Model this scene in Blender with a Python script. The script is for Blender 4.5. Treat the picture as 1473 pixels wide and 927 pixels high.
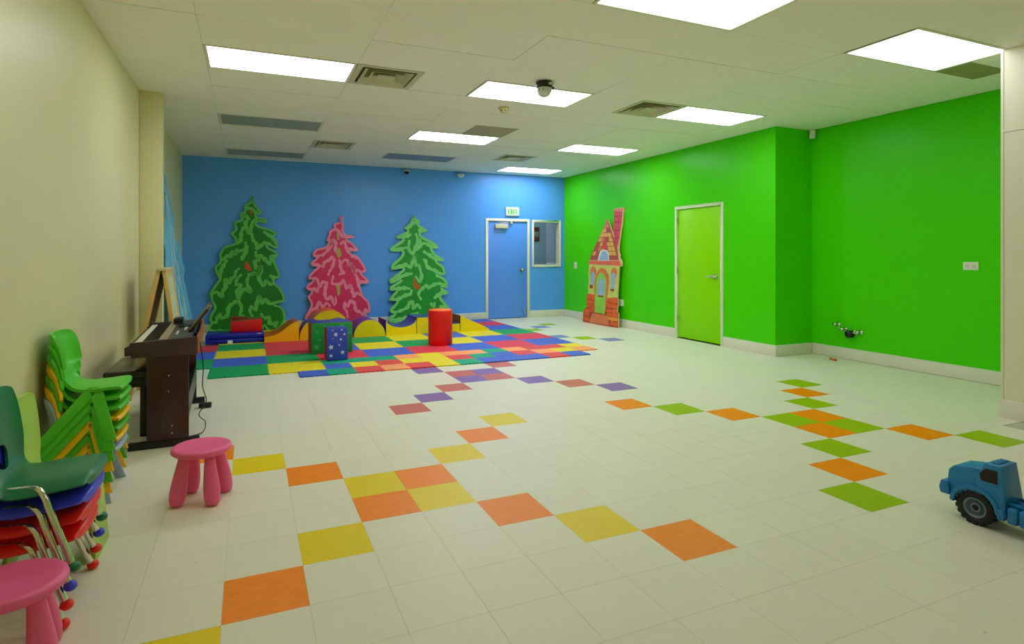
import bpy, bmesh, math, random
from mathutils import Vector, Matrix
from mathutils.geometry import tessellate_polygon

for o in list(bpy.data.objects):
    bpy.data.objects.remove(o, do_unlink=True)
SC = bpy.context.scene
COL = SC.collection
U = 0.3048                      # the floor tiles are one foot square: lengths below are in feet
R = math.radians
random.seed(7)

# ------------------------------------------------------------------ camera
cam_data = bpy.data.cameras.new('camera')
cam = bpy.data.objects.new('camera', cam_data)
COL.objects.link(cam)
cam_data.sensor_width = 36.0
cam_data.sensor_fit = 'HORIZONTAL'
cam_data.lens = 832.1 / 1473 * 36.0
cam_data.shift_x = (736.5 - 710.5) / 1473
cam_data.shift_y = -(463.5 - 366.7) / 1473
cam_data.clip_start = 0.05
cam_data.clip_end = 200
cam.location = (-2.7074 * U, -10.5106 * U, 4.3595 * U)
cam.rotation_euler = (R(90), 0, -0.4018)
SC.camera = cam

# ------------------------------------------------------------------ world, exposure, lamps' strength
world = bpy.data.worlds.new('world')
SC.world = world
world.use_nodes = True
world.node_tree.nodes['Background'].inputs[0].default_value = (0.8, 0.85, 0.8, 1)
world.node_tree.nodes['Background'].inputs[1].default_value = 0.3
SC.view_settings.view_transform = 'Standard'
SC.view_settings.look = 'None'
SC.view_settings.gamma = 1
SC.view_settings.exposure = 0.0
LIGHT_COLOR = (0.96, 0.985, 1.05)
LIGHT_STRENGTH = 8.4
SC.cycles.max_bounces = 16
SC.cycles.diffuse_bounces = 12
SC.cycles.glossy_bounces = 4
SC.cycles.use_denoising = True
SC.cycles.caustics_reflective = False
SC.cycles.caustics_refractive = False
SC.cycles.sample_clamp_indirect = 10

# ------------------------------------------------------------------ materials
def lin(c):
    return tuple((x / 255 / 12.92) if x / 255 <= 0.04045 else ((x / 255 + 0.055) / 1.055) ** 2.4 for x in c)

MATS = {}
def mat(name, rgb, rough=0.5, metal=0.0, spec=0.5, var=0.0, scale=4.0, bump=0.0, bscale=60.0, coat=0.0, stretch=None):
    if name in MATS:
        return MATS[name]
    m = bpy.data.materials.new(name)
    m.use_nodes = True
    nt = m.node_tree
    b = nt.nodes['Principled BSDF']
    c = lin(rgb)
    b.inputs['Base Color'].default_value = (*c, 1)
    b.inputs['Roughness'].default_value = rough
    b.inputs['Metallic'].default_value = metal
    b.inputs['Specular IOR Level'].default_value = spec
    b.inputs['Coat Weight'].default_value = coat
    tc = nt.nodes.new('ShaderNodeTexCoord')
    src = tc.outputs['Object']
    if stretch:
        mp = nt.nodes.new('ShaderNodeMapping')
        mp.inputs['Scale'].default_value = stretch
        nt.links.new(src, mp.inputs['Vector'])
        src = mp.outputs['Vector']
    n = nt.nodes.new('ShaderNodeTexNoise')
    n.inputs['Scale'].default_value = scale
    n.inputs['Detail'].default_value = 5
    nt.links.new(src, n.inputs['Vector'])
    if var:
        ramp = nt.nodes.new('ShaderNodeValToRGB')
        ramp.color_ramp.elements[0].position = 0.3
        ramp.color_ramp.elements[1].position = 0.7
        ramp.color_ramp.elements[0].color = (*[max(0, x * (1 - var)) for x in c], 1)
        ramp.color_ramp.elements[1].color = (*[min(1, x * (1 + var)) for x in c], 1)
        nt.links.new(n.outputs['Fac'], ramp.inputs['Fac'])
        nt.links.new(ramp.outputs['Color'], b.inputs['Base Color'])
    if bump:
        n2 = nt.nodes.new('ShaderNodeTexNoise')
        n2.inputs['Scale'].default_value = bscale
        n2.inputs['Detail'].default_value = 3
        nt.links.new(src, n2.inputs['Vector'])
        bp = nt.nodes.new('ShaderNodeBump')
        bp.inputs['Strength'].default_value = bump
        bp.inputs['Distance'].default_value = 0.01
        nt.links.new(n2.outputs['Fac'], bp.inputs['Height'])
        nt.links.new(bp.outputs['Normal'], b.inputs['Normal'])
    MATS[name] = m
    return m

def floor_mat(name, rgb, var=0.05, streak=0.06, rough=0.40):
    """vinyl tile: each tile a little different, fine streaks, small scuffs"""
    if name in MATS:
        return MATS[name]
    m = bpy.data.materials.new(name)
    m.use_nodes = True
    nt = m.node_tree
    L = nt.links.new
    b = nt.nodes['Principled BSDF']
    c = lin(rgb)
    geo = nt.nodes.new('ShaderNodeNewGeometry')
    dv = nt.nodes.new('ShaderNodeVectorMath'); dv.operation = 'SCALE'; dv.inputs['Scale'].default_value = 1 / U
    L(geo.outputs['Position'], dv.inputs[0])
    fl = nt.nodes.new('ShaderNodeVectorMath'); fl.operation = 'FLOOR'
    L(dv.outputs[0], fl.inputs[0])
    wn = nt.nodes.new('ShaderNodeTexWhiteNoise'); wn.noise_dimensions = '2D'
    L(fl.outputs[0], wn.inputs['Vector'])
    st = nt.nodes.new('ShaderNodeMapping'); st.inputs['Scale'].default_value = (1.4, 9, 1)
    L(dv.outputs[0], st.inputs['Vector'])
    ns = nt.nodes.new('ShaderNodeTexNoise'); ns.inputs['Scale'].default_value = 2.6; ns.inputs['Detail'].default_value = 8
    L(st.outputs[0], ns.inputs['Vector'])
    n2 = nt.nodes.new('ShaderNodeTexNoise'); n2.inputs['Scale'].default_value = 4.2; n2.inputs['Detail'].default_value = 2
    L(dv.outputs[0], n2.inputs['Vector'])
    sc = nt.nodes.new('ShaderNodeMapRange')
    sc.inputs['From Min'].default_value = 0.755; sc.inputs['From Max'].default_value = 0.79
    sc.inputs['To Min'].default_value = 0; sc.inputs['To Max'].default_value = 0.35
    L(n2.outputs['Fac'], sc.inputs['Value'])
    a1 = nt.nodes.new('ShaderNodeMath'); a1.operation = 'MULTIPLY_ADD'
    a1.inputs[1].default_value = var * 2; a1.inputs[2].default_value = 1 - var
    L(wn.outputs['Value'], a1.inputs[0])
    a2 = nt.nodes.new('ShaderNodeMath'); a2.operation = 'MULTIPLY_ADD'
    a2.inputs[1].default_value = streak * 2; a2.inputs[2].default_value = -streak
    L(ns.outputs['Fac'], a2.inputs[0])
    a3 = nt.nodes.new('ShaderNodeMath'); a3.operation = 'ADD'
    L(a1.outputs[0], a3.inputs[0]); L(a2.outputs[0], a3.inputs[1])
    a4 = nt.nodes.new('ShaderNodeMath'); a4.operation = 'SUBTRACT'
    L(a3.outputs[0], a4.inputs[0]); L(sc.outputs[0], a4.inputs[1])
    mx = nt.nodes.new('ShaderNodeVectorMath'); mx.operation = 'SCALE'
    mx.inputs[0].default_value = c
    L(a4.outputs[0], mx.inputs['Scale'])
    L(mx.outputs[0], b.inputs['Base Color'])
    b.inputs['Roughness'].default_value = rough
    b.inputs['Specular IOR Level'].default_value = 0.2
    nb = nt.nodes.new('ShaderNodeTexNoise'); nb.inputs['Scale'].default_value = 1.3; nb.inputs['Detail'].default_value = 2
    L(dv.outputs[0], nb.inputs['Vector'])
    bp = nt.nodes.new('ShaderNodeBump'); bp.inputs['Strength'].default_value = 0.06; bp.inputs['Distance'].default_value = 0.02
    L(nb.outputs['Fac'], bp.inputs['Height'])
    L(bp.outputs['Normal'], b.inputs['Normal'])
    MATS[name] = m
    return m

def emit(name, rgb, strength):
    if name in MATS:
        return MATS[name]
    m = bpy.data.materials.new(name)
    m.use_nodes = True
    b = m.node_tree.nodes['Principled BSDF']
    b.inputs['Base Color'].default_value = (0.8, 0.8, 0.78, 1)
    b.inputs['Emission Color'].default_value = (*rgb, 1)
    b.inputs['Emission Strength'].default_value = strength
    MATS[name] = m
    return m

def glass(name, rgb=(0.9, 0.96, 0.94), rough=0.02):
    if name in MATS:
        return MATS[name]
    m = bpy.data.materials.new(name)
    m.use_nodes = True
    b = m.node_tree.nodes['Principled BSDF']
    b.inputs['Base Color'].default_value = (*rgb, 1)
    b.inputs['Roughness'].default_value = rough
    b.inputs['Transmission Weight'].default_value = 1
    b.inputs['IOR'].default_value = 1.15
    MATS[name] = m
    return m

# ------------------------------------------------------------------ mesh builder
class MB:
    def __init__(self):
        self.v = []; self.f = []; self.s = []
    def add(self, vs, fs, smooth=False):
        k = len(self.v)
        self.v += [tuple(p) for p in vs]
        self.f += [tuple(i + k for i in f) for f in fs]
        self.s += [smooth] * len(fs)
        return self
    def box(self, x0, x1, y0, y1, z0, z1, M=None):
        vs = [(x, y, z) for z in (z0, z1) for y in (y0, y1) for x in (x0, x1)]
        if M: vs = [M @ Vector(p) for p in vs]
        return self.add(vs, [(0, 2, 3, 1), (4, 5, 7, 6), (0, 1, 5, 4), (2, 6, 7, 3), (0, 4, 6, 2), (1, 3, 7, 5)])
    def prism(self, pts, y0, y1, axis='y'):
        """polygon in (x, z), counter-clockwise seen from -y, extruded from y0 to y1"""
        a = sum(p[0] * q[1] - q[0] * p[1] for p, q in zip(pts, pts[1:] + pts[:1]))
        if a < 0: pts = pts[::-1]
        n = len(pts)
        def P(p, t):
            return (p[0], t, p[1]) if axis == 'y' else ((p[0], p[1], t) if axis == 'z' else (t, p[0], p[1]))
        vs = [P(p, y0) for p in pts] + [P(p, y1) for p in pts]
        tri = tessellate_polygon([[Vector((p[0], p[1], 0)) for p in pts]])
        fs = []
        for t in tri:
            i, j, k = t
            ar = (pts[j][0] - pts[i][0]) * (pts[k][1] - pts[i][1]) - (pts[k][0] - pts[i][0]) * (pts[j][1] - pts[i][1])
            if ar < 0: t = (k, j, i)
            fs.append(tuple(t)); fs.append(tuple(x + n for x in reversed(t)))
        fs += [(i, i + n, (i + 1) % n + n, (i + 1) % n) for i in range(n)]
        if axis != 'y':
            fs = [tuple(reversed(f)) for f in fs] if axis == 'z' else fs
        return self.add(vs, fs)
    def tube(self, path, r, seg=12, cap=True, smooth=True):
        path = [Vector(p) for p in path]
        n = len(path)
        rr = r if isinstance(r, (list, tuple)) else [r] * n
        vs = []
        ref = None
        for i, p in enumerate(path):
            t = (path[min(i + 1, n - 1)] - path[max(i - 1, 0)]).normalized()
            if ref is None:
                ref = Vector((0, 0, 1)) if abs(t.z) < 0.9 else Vector((1, 0, 0))
            a = (ref - t * ref.dot(t)).normalized()
            ref = a
            b = t.cross(a)
            for k in range(seg):
                w = 2 * math.pi * k / seg
                vs.append(p + (a * math.cos(w) + b * math.sin(w)) * rr[i])
        fs = []
        for i in range(n - 1):
            for k in range(seg):
                fs.append((i * seg + k, i * seg + (k + 1) % seg, (i + 1) * seg + (k + 1) % seg, (i + 1) * seg + k))
        self.add(vs, fs, smooth)
        if cap:
            self.add([vs[k] for k in range(seg)], [tuple(reversed(range(seg)))])
            self.add([vs[(n - 1) * seg + k] for k in range(seg)], [tuple(range(seg))])
        return self
    def lathe(self, prof, c=(0, 0, 0), seg=32, smooth=True, M=None, cap=True):
        """profile of (r, z) from bottom to top"""
        vs = []; fs = []
        for r, z in prof:
            for k in range(seg):
                w = 2 * math.pi * k / seg
                p = Vector((c[0] + r * math.cos(w), c[1] + r * math.sin(w), c[2] + z))
                vs.append(M @ p if M else p)
        for i in range(len(prof) - 1):
            for k in range(seg):
                fs.append((i * seg + k, i * seg + (k + 1) % seg, (i + 1) * seg + (k + 1) % seg, (i + 1) * seg + k))
        self.add(vs, fs, smooth)
        if cap and prof[0][0] > 1e-4: self.add([vs[k] for k in range(seg)], [tuple(reversed(range(seg)))])
        if cap and prof[-1][0] > 1e-4: self.add(vs[-seg:], [tuple(range(seg))])
        return self
    def ball(self, c, r, sx=1, sy=1, sz=1, seg=16, rings=10):
        prof = [(r * math.sin(math.pi * i / rings), -r * math.cos(math.pi * i / rings)) for i in range(rings + 1)]
        M = Matrix.Translation(Vector(c)) @ Matrix.Diagonal((sx, sy, sz, 1))
        return self.lathe(prof, (0, 0, 0), seg, True, M)
    def mesh(self, name, m, bevel=0, bseg=2):
        me = bpy.data.meshes.new(name)
        me.from_pydata([(x * U, y * U, z * U) for x, y, z in self.v], [], self.f)
        me.polygons.foreach_set('use_smooth', self.s)
        if m: me.materials.append(m)
        if bevel:
            bm = bmesh.new(); bm.from_mesh(me)
            bmesh.ops.remove_doubles(bm, verts=bm.verts, dist=1e-5)
            es = [e for e in bm.edges if len(e.link_faces) == 2 and e.calc_face_angle(0) > 0.5]
            bmesh.ops.bevel(bm, geom=es, offset=bevel * U, segments=bseg, profile=0.5, affect='EDGES', clamp_overlap=True)
            for f in bm.faces: f.smooth = True
            bm.to_mesh(me); bm.free()
            try:
                me.set_sharp_from_angle(angle=R(40))
            except Exception:
                pass
        me.update()
        return me
    def build(self, name, m, parent=None, bevel=0, bseg=2, loc=None, rz=0, **props):
        o = bpy.data.objects.new(name, self.mesh(name, m, bevel, bseg))
        COL.objects.link(o)
        if parent: o.parent = parent
        if loc: o.location = Vector(loc) * U
        o.rotation_euler.z = rz
        for k, v in props.items(): o[k] = v
        return o

def thing(name, label, cat, loc=(0, 0, 0), rz=0, group=None, kind=None):
    o = bpy.data.objects.new(name, None)
    COL.objects.link(o)
    o.empty_display_size = 0.1
    o.location = Vector(loc) * U
    o.rotation_euler.z = rz
    if label: o['label'] = label
    if cat: o['category'] = cat
    if group: o['group'] = group
    if kind: o['kind'] = kind
    return o

def tag(o, label, cat, group=None):
    o['label'] = label; o['category'] = cat
    if group: o['group'] = group
    return o

def struct(mb, name, m, label=None, **k):
    o = mb.build(name, m, **k)
    o['kind'] = 'structure'
    if label: o['label'] = label
    return o

def share(src, name, parent, loc, m=None):
    """another object with the same mesh"""
    o = bpy.data.objects.new(name, src)
    COL.objects.link(o)
    o.parent = parent
    o.location = Vector(loc) * U
    return o

def copy_tree(src, loc=None, rz=None, parent=None):
    c = src.copy(); COL.objects.link(c)
    if parent: c.parent = parent
    if loc is not None: c.location = Vector(loc) * U
    if rz is not None: c.rotation_euler.z = rz
    for ch in src.children: copy_tree(ch, parent=c)
    return c

def smooth_line(pts, sub=4, closed=False):
    n = len(pts); out = []
    rng = range(n) if closed else range(n - 1)
    for i in rng:
        if closed:
            p0, p1, p2, p3 = pts[i - 1], pts[i], pts[(i + 1) % n], pts[(i + 2) % n]
        else:
            p0, p1, p2, p3 = pts[max(i - 1, 0)], pts[i], pts[i + 1], pts[min(i + 2, n - 1)]
        for k in range(sub):
            t = k / sub
            out.append(tuple(0.5 * (2 * b + (c - a) * t + (2 * a - 5 * b + 4 * c - d) * t * t + (3 * b - a - 3 * c + d) * t ** 3)
                             for a, b, c, d in zip(p0, p1, p2, p3)))
    if not closed: out.append(tuple(pts[-1]))
    return out

# ================================================================== THE ROOM
H = 9.85
beige = mat('beige wall paint', (222, 216, 170), 0.42, var=0.012, scale=1.2, bump=0.02, bscale=90)
white_trim = mat('white trim paint', (222, 220, 200), 0.35, var=0.012, scale=2)
blue_paint = mat('blue wall paint', (92, 164, 255), 0.33, spec=.3, var=0.01, scale=1.0, bump=0.02, bscale=90)
green_paint = mat('green wall paint', (72, 212, 0), 0.3, spec=.14, var=0.01, scale=1.0, bump=0.02, bscale=90)
ceil_paint = mat('ceiling paint', (240, 239, 230), 0.75, var=0.02, scale=1.5, bump=0.05, bscale=40)
joint_mat = mat('tile joint', (188, 186, 168), 0.7, var=0.05)

# ---- floor
fl = struct(MB().box(-6.5, 21, -17.5, 26, -0.4, -0.012), 'floor', joint_mat, 'white vinyl tile floor with diamonds of coloured tiles')
VCT = floor_mat('white vinyl tile', (226, 223, 200), 0.012, 0.02)
ORANGE = floor_mat('orange vinyl tile', (248, 140, 0), 0.02, 0.16)
YELLOW = floor_mat('yellow vinyl tile', (232, 206, 0), 0.02, 0.05)
LIME = floor_mat('lime vinyl tile', (156, 190, 6), 0.02, 0.05)
SALMON = floor_mat('salmon vinyl tile', (206, 112, 96), 0.02, 0.06)
PURPLE = floor_mat('purple vinyl tile', (140, 106, 170), 0.02, 0.06)
SLATE = floor_mat('slate blue vinyl tile', (120, 140, 190), 0.02, 0.06)
tiles = {}
def cross(x, y, a, b, n=3, third=None):
    tiles[(x - 1, y)] = a; tiles[(x, y)] = b; tiles[(x - 1, y - 1)] = b; tiles[(x, y - 1)] = a
    for k in range(1, n + 1):
        for sx, sy in ((-1, 1), (1, 1), (-1, -1), (1, -1)):
            cx = x + k if sx > 0 else x - 1 - k
            cy = y + k if sy > 0 else y - 1 - k
            up = (sx * sy > 0)
            tiles[(cx, cy)] = (a if k % 2 else b) if up else (b if k % 2 else a)
cross(0, 0, YELLOW, ORANGE)
cross(11, 0, LIME, ORANGE)
cross(5, 9, SALMON, PURPLE)
for c, m in {(12, 16): SLATE, (13, 15): LIME, (14, 14): SLATE, (12, 19): LIME, (13, 20): SLATE, (14, 21): LIME}.items():
    tiles[c] = m
g = 0.0016
tile_bm = MB().box(g, 1 - g, g, 1 - g, -0.012, 0)
tile_mesh = {}
def in_mat(x, y):
    return (-6 <= x < 12 and 14 <= y < 26) or (-4 <= x < 0 and y >= 12 and y < 14) or (0 <= x < 11 and 11 <= y < 14)
cs, sn = math.cos(0.4018), math.sin(0.4018)
def to_px(x, y, z):
    dx, dy = x + 2.7074, y + 10.5106
    fw = dx * sn + dy * cs; rt = dx * cs - dy * sn
    if fw < 0.3: return None
    return 710.5 + 832.1 * rt / fw, 366.7 - 832.1 * (z - 4.3595) / fw, fw
cand = []
for x in range(-6, 20):
    for y in range(-17, 26):
        if x >= 18 and y >= 8: continue
        if x >= 15 and y < -2: continue
        q = to_px(x + .5, y + .5, 0)
        vis = q is not None and -30 < q[0] < 1500 and q[1] < 960 and not in_mat(x, y)
        if (x, y) in tiles and in_mat(x, y): continue
        cand.append((0 if ((x, y) in tiles and vis) else (1 if vis else 2), q[2] if q else 99, x, y))
cand.sort()
rest = MB()
for i, (k, d, x, y) in enumerate(cand):
    m = tiles.get((x, y), VCT)
    if i < 295 and k < 2:
        if m.name not in tile_mesh: tile_mesh[m.name] = tile_bm.mesh('floor_tile', m)
        share(tile_mesh[m.name], 'floor_tile', fl, (x, y, 0))
    else:
        rest.box(x + g, x + 1 - g, y + g, y + 1 - g, -0.012, 0)
for x in range(18, 21):
    for y in range(-3, 8):
        if x == 20: rest.box(x + g, x + .25, y + g, y + 1 - g, -0.012, 0)
rest.build('floor_tiles', VCT, fl, kind='stuff')

# ---- ceiling: painted panels in a two by four foot grid
ce = struct(MB().box(-6.5, 21, -17.5, 26, 10.02, 10.4), 'ceiling', ceil_paint, 'off white ceiling of large flat panels')
XE = [-6.05, -3.8, 0.2, 4.2, 8.2, 12.2, 16.2, 20.2]
YE = [-16.9, -15.7, -13.7, -11.7, -9.7, -7.7, -5.7, -3.7, -1.7, 0.3, 2.3, 4.3, 6.3, 8.3, 10.3, 12.3, 14.3, 16.3, 18.3, 20.3, 22.3, 24.3, 25.5]
LIT = [(1, 12), (3, 12), (5, 12), (3, 16), (5, 16), (5, 20), (5, 8), (3, 8)]
LIT_HID = [(1, 8), (3, 4)]
DARK = [(1, 16), (1, 20), (3, 19)]
HALF = {(2, 12): 'vl', (4, 12): 'vr', (2, 18): 'vl', (4, 18): 'vr', (3, 15): 'dr', (6, 8): 'dl'}
used = set(LIT + LIT_HID + DARK)
ge = 0.004
cmesh = {}
def cpanel(x0, x1, y0, y1, m=ceil_paint, nm='ceiling_panel'):
    k = (round(x1 - x0, 2), round(y1 - y0, 2), m.name)
    if k not in cmesh:
        cmesh[k] = MB().box(ge, x1 - x0 - ge, ge, y1 - y0 - ge, 0, 0.06).mesh(nm, m)
    return share(cmesh[k], nm, ce, (x0, y0, H + random.choice((0, 0, 0.002, 0.005, 0.009))))
dim_panel = mat('bare grey panel', (168, 164, 136), 0.8, var=0.03)
VENTS = []
for i in range(len(XE) - 1):
    for j in range(len(YE) - 1):
        x0, x1, y0, y1 = XE[i], XE[i + 1], YE[j], YE[j + 1]
        if (i, j) in used: continue
        if (i, j) in HALF:
            k = HALF[(i, j)]; xm = (x0 + x1) / 2
            if k == 'vl': VENTS.append((x0, y0)); cpanel(xm, x1, y0, y1)
            elif k == 'vr': VENTS.append((xm, y0)); cpanel(x0, xm, y0, y1)
            elif k == 'dr': cpanel(x0, xm, y0, y1); cpanel(xm, x1, y0, y1, dim_panel)
            elif k == 'dl':
                cpanel(x0, xm, y0, y0 + 1.05); cpanel(x0, xm, y0 + 1.05, y1, mat('grey green panel', (150, 152, 104), 0.8, var=0.03)); cpanel(xm, x1, y0, y1)
            continue
        cpanel(x0, x1, y0, y1)

# ---- walls
struct(MB().box(-6.5, -6.05, -17.5, 25.5, -0.01, 10.0), 'wall_left', beige, 'long beige left wall')
struct(MB().box(-6.05, -5.38, 11.9, 12.33, 0, H), 'wall_left_pier', beige, 'beige pier jutting from the left wall', bevel=0.02)
struct(MB().box(-6.5, 21, -17.5, -16.9, -0.01, 10.0), 'wall_front', beige)
# back wall with a door and a window opening
DX0, DX1, DZ = 12.10, 15.16, 6.70
WX0, WX1, WZ0, WZ1 = 15.56, 17.64, 3.62, 6.68
wb = MB()
wb.box(-6.5, DX0, 25.5, 26.0, -0.01, 10.0).box(DX0, DX1, 25.5, 26.0, DZ, 10.0).box(DX1, WX0, 25.5, 26.0, -0.01, 10.0)
wb.box(WX0, WX1, 25.5, 26.0, -0.01, WZ0).box(WX0, WX1, 25.5, 26.0, WZ1, 10.0).box(WX1, 21, 25.5, 26.0, -0.01, 10.0)
struct(wb, 'wall_back', blue_paint, 'blue end wall')
GY0, GY1, GZ = 10.60, 13.72, 6.78
wr = MB()
wr.box(18.05, 18.45, 7.95, GY0, -0.01, 10.0).box(18.05, 18.45, GY0, GY1, GZ, 10.0).box(18.05, 18.45, GY1, 25.5, -0.01, 10.0)
struct(wr, 'wall_right', green_paint, 'long bright green right wall')
struct(MB().box(18.05, 20.25, 7.55, 7.95, -0.01, 10.0), 'wall_right_return', green_paint, 'short green return wall of the alcove')
struct(MB().box(20.25, 20.7, -17, 7.55, -0.01, 10.0), 'wall_right_alcove', green_paint, 'green alcove wall with an outlet')
wf = struct(MB().box(15.90, 20.25, -17, -1.56, -0.01, 7.66).box(15.90, 20.25, -17, -1.56, 7.70, 10.0), 'wall_right_front', mat('pale wall paint', (226, 224, 196), 0.4, var=0.01, bump=0.02, bscale=90), 'beige wall end at the right')
MB().box(15.885, 15.93, -1.60, -1.54, 0.5, 9.84).build('corner_bead', white_trim, wf)
MB().box(15.885, 15.93, -17, -1.60, 7.64, 7.72).build('panel_trim', white_trim, wf)

# ---- baseboards
bh, bt = 0.48, 0.05
def base(name, *b):
    m = MB()
    for x in b: m.box(*x)
    return struct(m, name, white_trim, bevel=0.012)
base('baseboard_left', (-6.05, -6.05 + bt, -16.9, 11.9, 0, bh), (-6.05, -6.05 + bt, 12.33, 25.5, 0, bh))
base('baseboard_pier', (-6.0, -5.38 + bt, 11.85, 11.9, 0, bh), (-5.38, -5.38 + bt, 11.9, 12.33, 0, bh))
base('baseboard_back', (-6.0, 12.0, 25.5 - bt, 25.5, 0, bh), (15.30, 18.0, 25.5 - bt, 25.5, 0, bh))
base('baseboard_right', (18.05 - bt, 18.05, 13.84, 25.45, 0, bh), (18.05 - bt, 18.05, 7.5, 10.48, 0, bh))
base('baseboard_right_return', (18.05, 20.2, 7.55 - bt, 7.55, 0.012, bh))
base('baseboard_right_alcove', (20.25 - bt, 20.25, -1.56, 7.5, 0.012, bh))
base('baseboard_right_front', (15.90 - bt, 15.90, -16.9, -1.50, 0, bh + .01), (15.90, 17.2, -1.56, -1.50, 0, bh + .01))

# ---- blue door in the end wall
steel = mat('brushed steel', (190, 190, 185), 0.3, 1.0)
d1 = thing('door_1', 'blue door in a white frame in the blue end wall', None, ((DX0 + DX1) / 2, 25.5, 0), kind='structure')
w = (DX1 - DX0) / 2
MB().box(-w - .12, -w + .06, -.05, .3, 0, DZ + .12).box(w - .06, w + .12, -.05, .3, 0, DZ + .12).box(-w + .06, w - .06, -.05, .3, DZ - .06, DZ + .12).build('door_frame', white_trim, d1, bevel=.012)
leaf = MB().box(-w + .07, w - .07, .04, .18, .04, DZ - .075).build('door_leaf', mat('blue door paint', (90, 152, 255), 0.33, var=0.02, scale=1.5), d1, bevel=.01)
MB().lathe([(.09, 0), (.09, .05), (.04, .06), (.04, .18), (.1, .2), (.13, .25), (.11, .31), (0, .33)], seg=20, M=Matrix.Translation((1.03, .04, 3.33)) @ Matrix.Rotation(R(90), 4, 'X')).box(.82, 1.03, -.2, -.16, 3.30, 3.36).build('door_handle', steel, leaf)
MB().box(-.98, -.05, -.17, .04, 6.14, 6.44).build('door_closer', mat('cream metal', (215, 208, 178), 0.4), leaf, bevel=.02)
MB().box(-.62, -.5, -.1, -.02, 6.44, 6.56).box(-.6, .2, -.1, -.05, 6.52, 6.57, Matrix.Rotation(R(-1.5), 4, 'Y')).box(.15, .3, -.12, 0, 6.48, 6.62).build('closer_arm', mat('cream metal', (215, 208, 178), 0.4), leaf)
MB().tube([(1.25, .02, .55), (1.25, -.05, .5), (1.25, -.09, .28), (1.25, -.09, .2)], .03, 8).box(1.2, 1.3, -.02, .05, .35, .62).build('kick_stop', steel, leaf)

# ---- interior window beside it
w1 = thing('window_1', 'white framed interior window beside the blue door', None, ((WX0 + WX1) / 2, 25.5, WZ0), kind='structure')
w = (WX1 - WX0) / 2; h = WZ1 - WZ0
MB().box(-w - .11, -w + .05, -.05, .5, -.11, h + .11).box(w - .05, w + .11, -.05, .5, -.11, h + .11).box(-w + .05, w - .05, -.05, .5, h - .05, h + .11).box(-w + .05, w - .05, -.05, .5, -.11, .05).build('window_frame', white_trim, w1, bevel=.012)
MB().box(-w + .05, w - .05, .38, .40, .05, h - .05).build('window_pane', glass('window glass', (.94, .98, .96)), w1)
# the room behind it
off = mat('office wall paint', (168, 190, 190), 0.5, var=0.01)
struct(MB().box(12.5, 22, 31.5, 31.8, 0, 9.0), 'wall_office_back', off)
struct(MB().box(12.2, 12.5, 26, 31.8, 0, 9.0).box(22, 22.3, 26, 31.8, 0, 9.0), 'wall_office_sides', off)
struct(MB().box(12.2, 22.3, 26, 31.8, -.3, 0), 'floor_office', mat('office floor', (140, 140, 130), .5))
struct(MB().box(12.2, 22.3, 26, 31.8, 8.8, 9.1), 'ceiling_office', ceil_paint)
ol = thing('office_added_light', 'added unseen glowing panel that lights the small room behind the interior window', 'ceiling light', (16.5, 27.8, 8.72))  # panel added out of sight to brighten the room behind the window
MB().box(-1, 1, -.5, .5, 0, .08).build('diffuser', emit('office added glow', (.9, 1, 1), 26), ol)
MB().box(-1.06, 1.06, -.56, .56, .03, .08).build('frame', white_trim, ol)
pf = thing('framed_picture', 'brown framed picture seen through the interior window', 'picture', (18.86, 31.48, 5.45))
MB().box(-.28, .28, -.06, 0, 0, 1.15).build('frame', mat('brown frame', (110, 62, 25), .5), pf)
MB().box(-.2, .2, -.075, -.06, .38, .78).build('print', mat('picture print', (150, 150, 110), .6, var=.4, scale=9), pf)
vb = thing('vertical_blind', 'pale vertical blind hanging beyond the interior window', 'blind', (20.28, 30.6, 1.2))
slat = MB().box(-.14, .14, -.012, .012, 0, 6.6, Matrix.Rotation(R(18), 4, 'Z')).mesh('slat', mat('blind slat', (205, 214, 208), .6))
for k in range(10): share(slat, 'slat', vb, (-.85 + k * .25, 0, 0))
MB().box(-1.1, 1.7, -.06, .06, 6.6, 6.75).build('rail', white_trim, vb)
cb = thing('office_cabinet', 'low white cabinet below the blind behind the interior window', 'cabinet', (19.75, 29.6, 0))
MB().box(-.7, .7, -.5, .5, 0, 3.75).build('body', mat('cabinet white', (225, 225, 215), .4), cb, bevel=.03)
MB().box(-.5, .5, -.53, -.5, 3.45, 3.6).build('vent_slot', mat('dark plastic', (30, 30, 30), .5), cb)

# ---- lime door in the green wall
d2 = thing('door_2', 'lime green door in a pale frame in the green wall', None, (18.05, (GY0 + GY1) / 2, 0), rz=R(-90), kind='structure')
w = (GY1 - GY0) / 2       # local x runs from the left jamb to the right jamb, local -y faces the room
fr = mat('pale green frame paint', (205, 222, 178), 0.35)
MB().box(-w - .12, -w + .05, -.05, .35, 0, GZ + .1).box(w - .05, w + .12, -.05, .35, 0, GZ + .1).box(-w + .05, w - .05, -.05, .35, GZ - .05, GZ + .1).build('door_frame', fr, d2, bevel=.012)
leaf = MB().box(-w + .06, w - .06, .04, .18, .06, GZ - .06).build('door_leaf', mat('lime door paint', (138, 222, 0), 0.34, spec=.16, var=0.015, scale=1.5), d2, bevel=.01)
MB().lathe([(.12, 0), (.12, .05), (.05, .07), (.05, .2), (0, .2)], seg=20, M=Matrix.Translation((1.14, .04, 3.3)) @ Matrix.Rotation(R(90), 4, 'X')).tube([(1.14, -.16, 3.3), (1.0, -.17, 3.31), (.72, -.15, 3.28)], [.05, .04, .032], 10).build('door_handle', steel, leaf)
for z in (.9, 3.4, 6.0): MB().tube([(-w + .05, -.03, z), (-w + .05, -.03, z + .3)], .03, 8).build('hinge', steel, d2)
struct(MB().box(18.45, 18.6, 10, 14.5, -.01, 8), 'wall_door_backing', green_paint)
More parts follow.
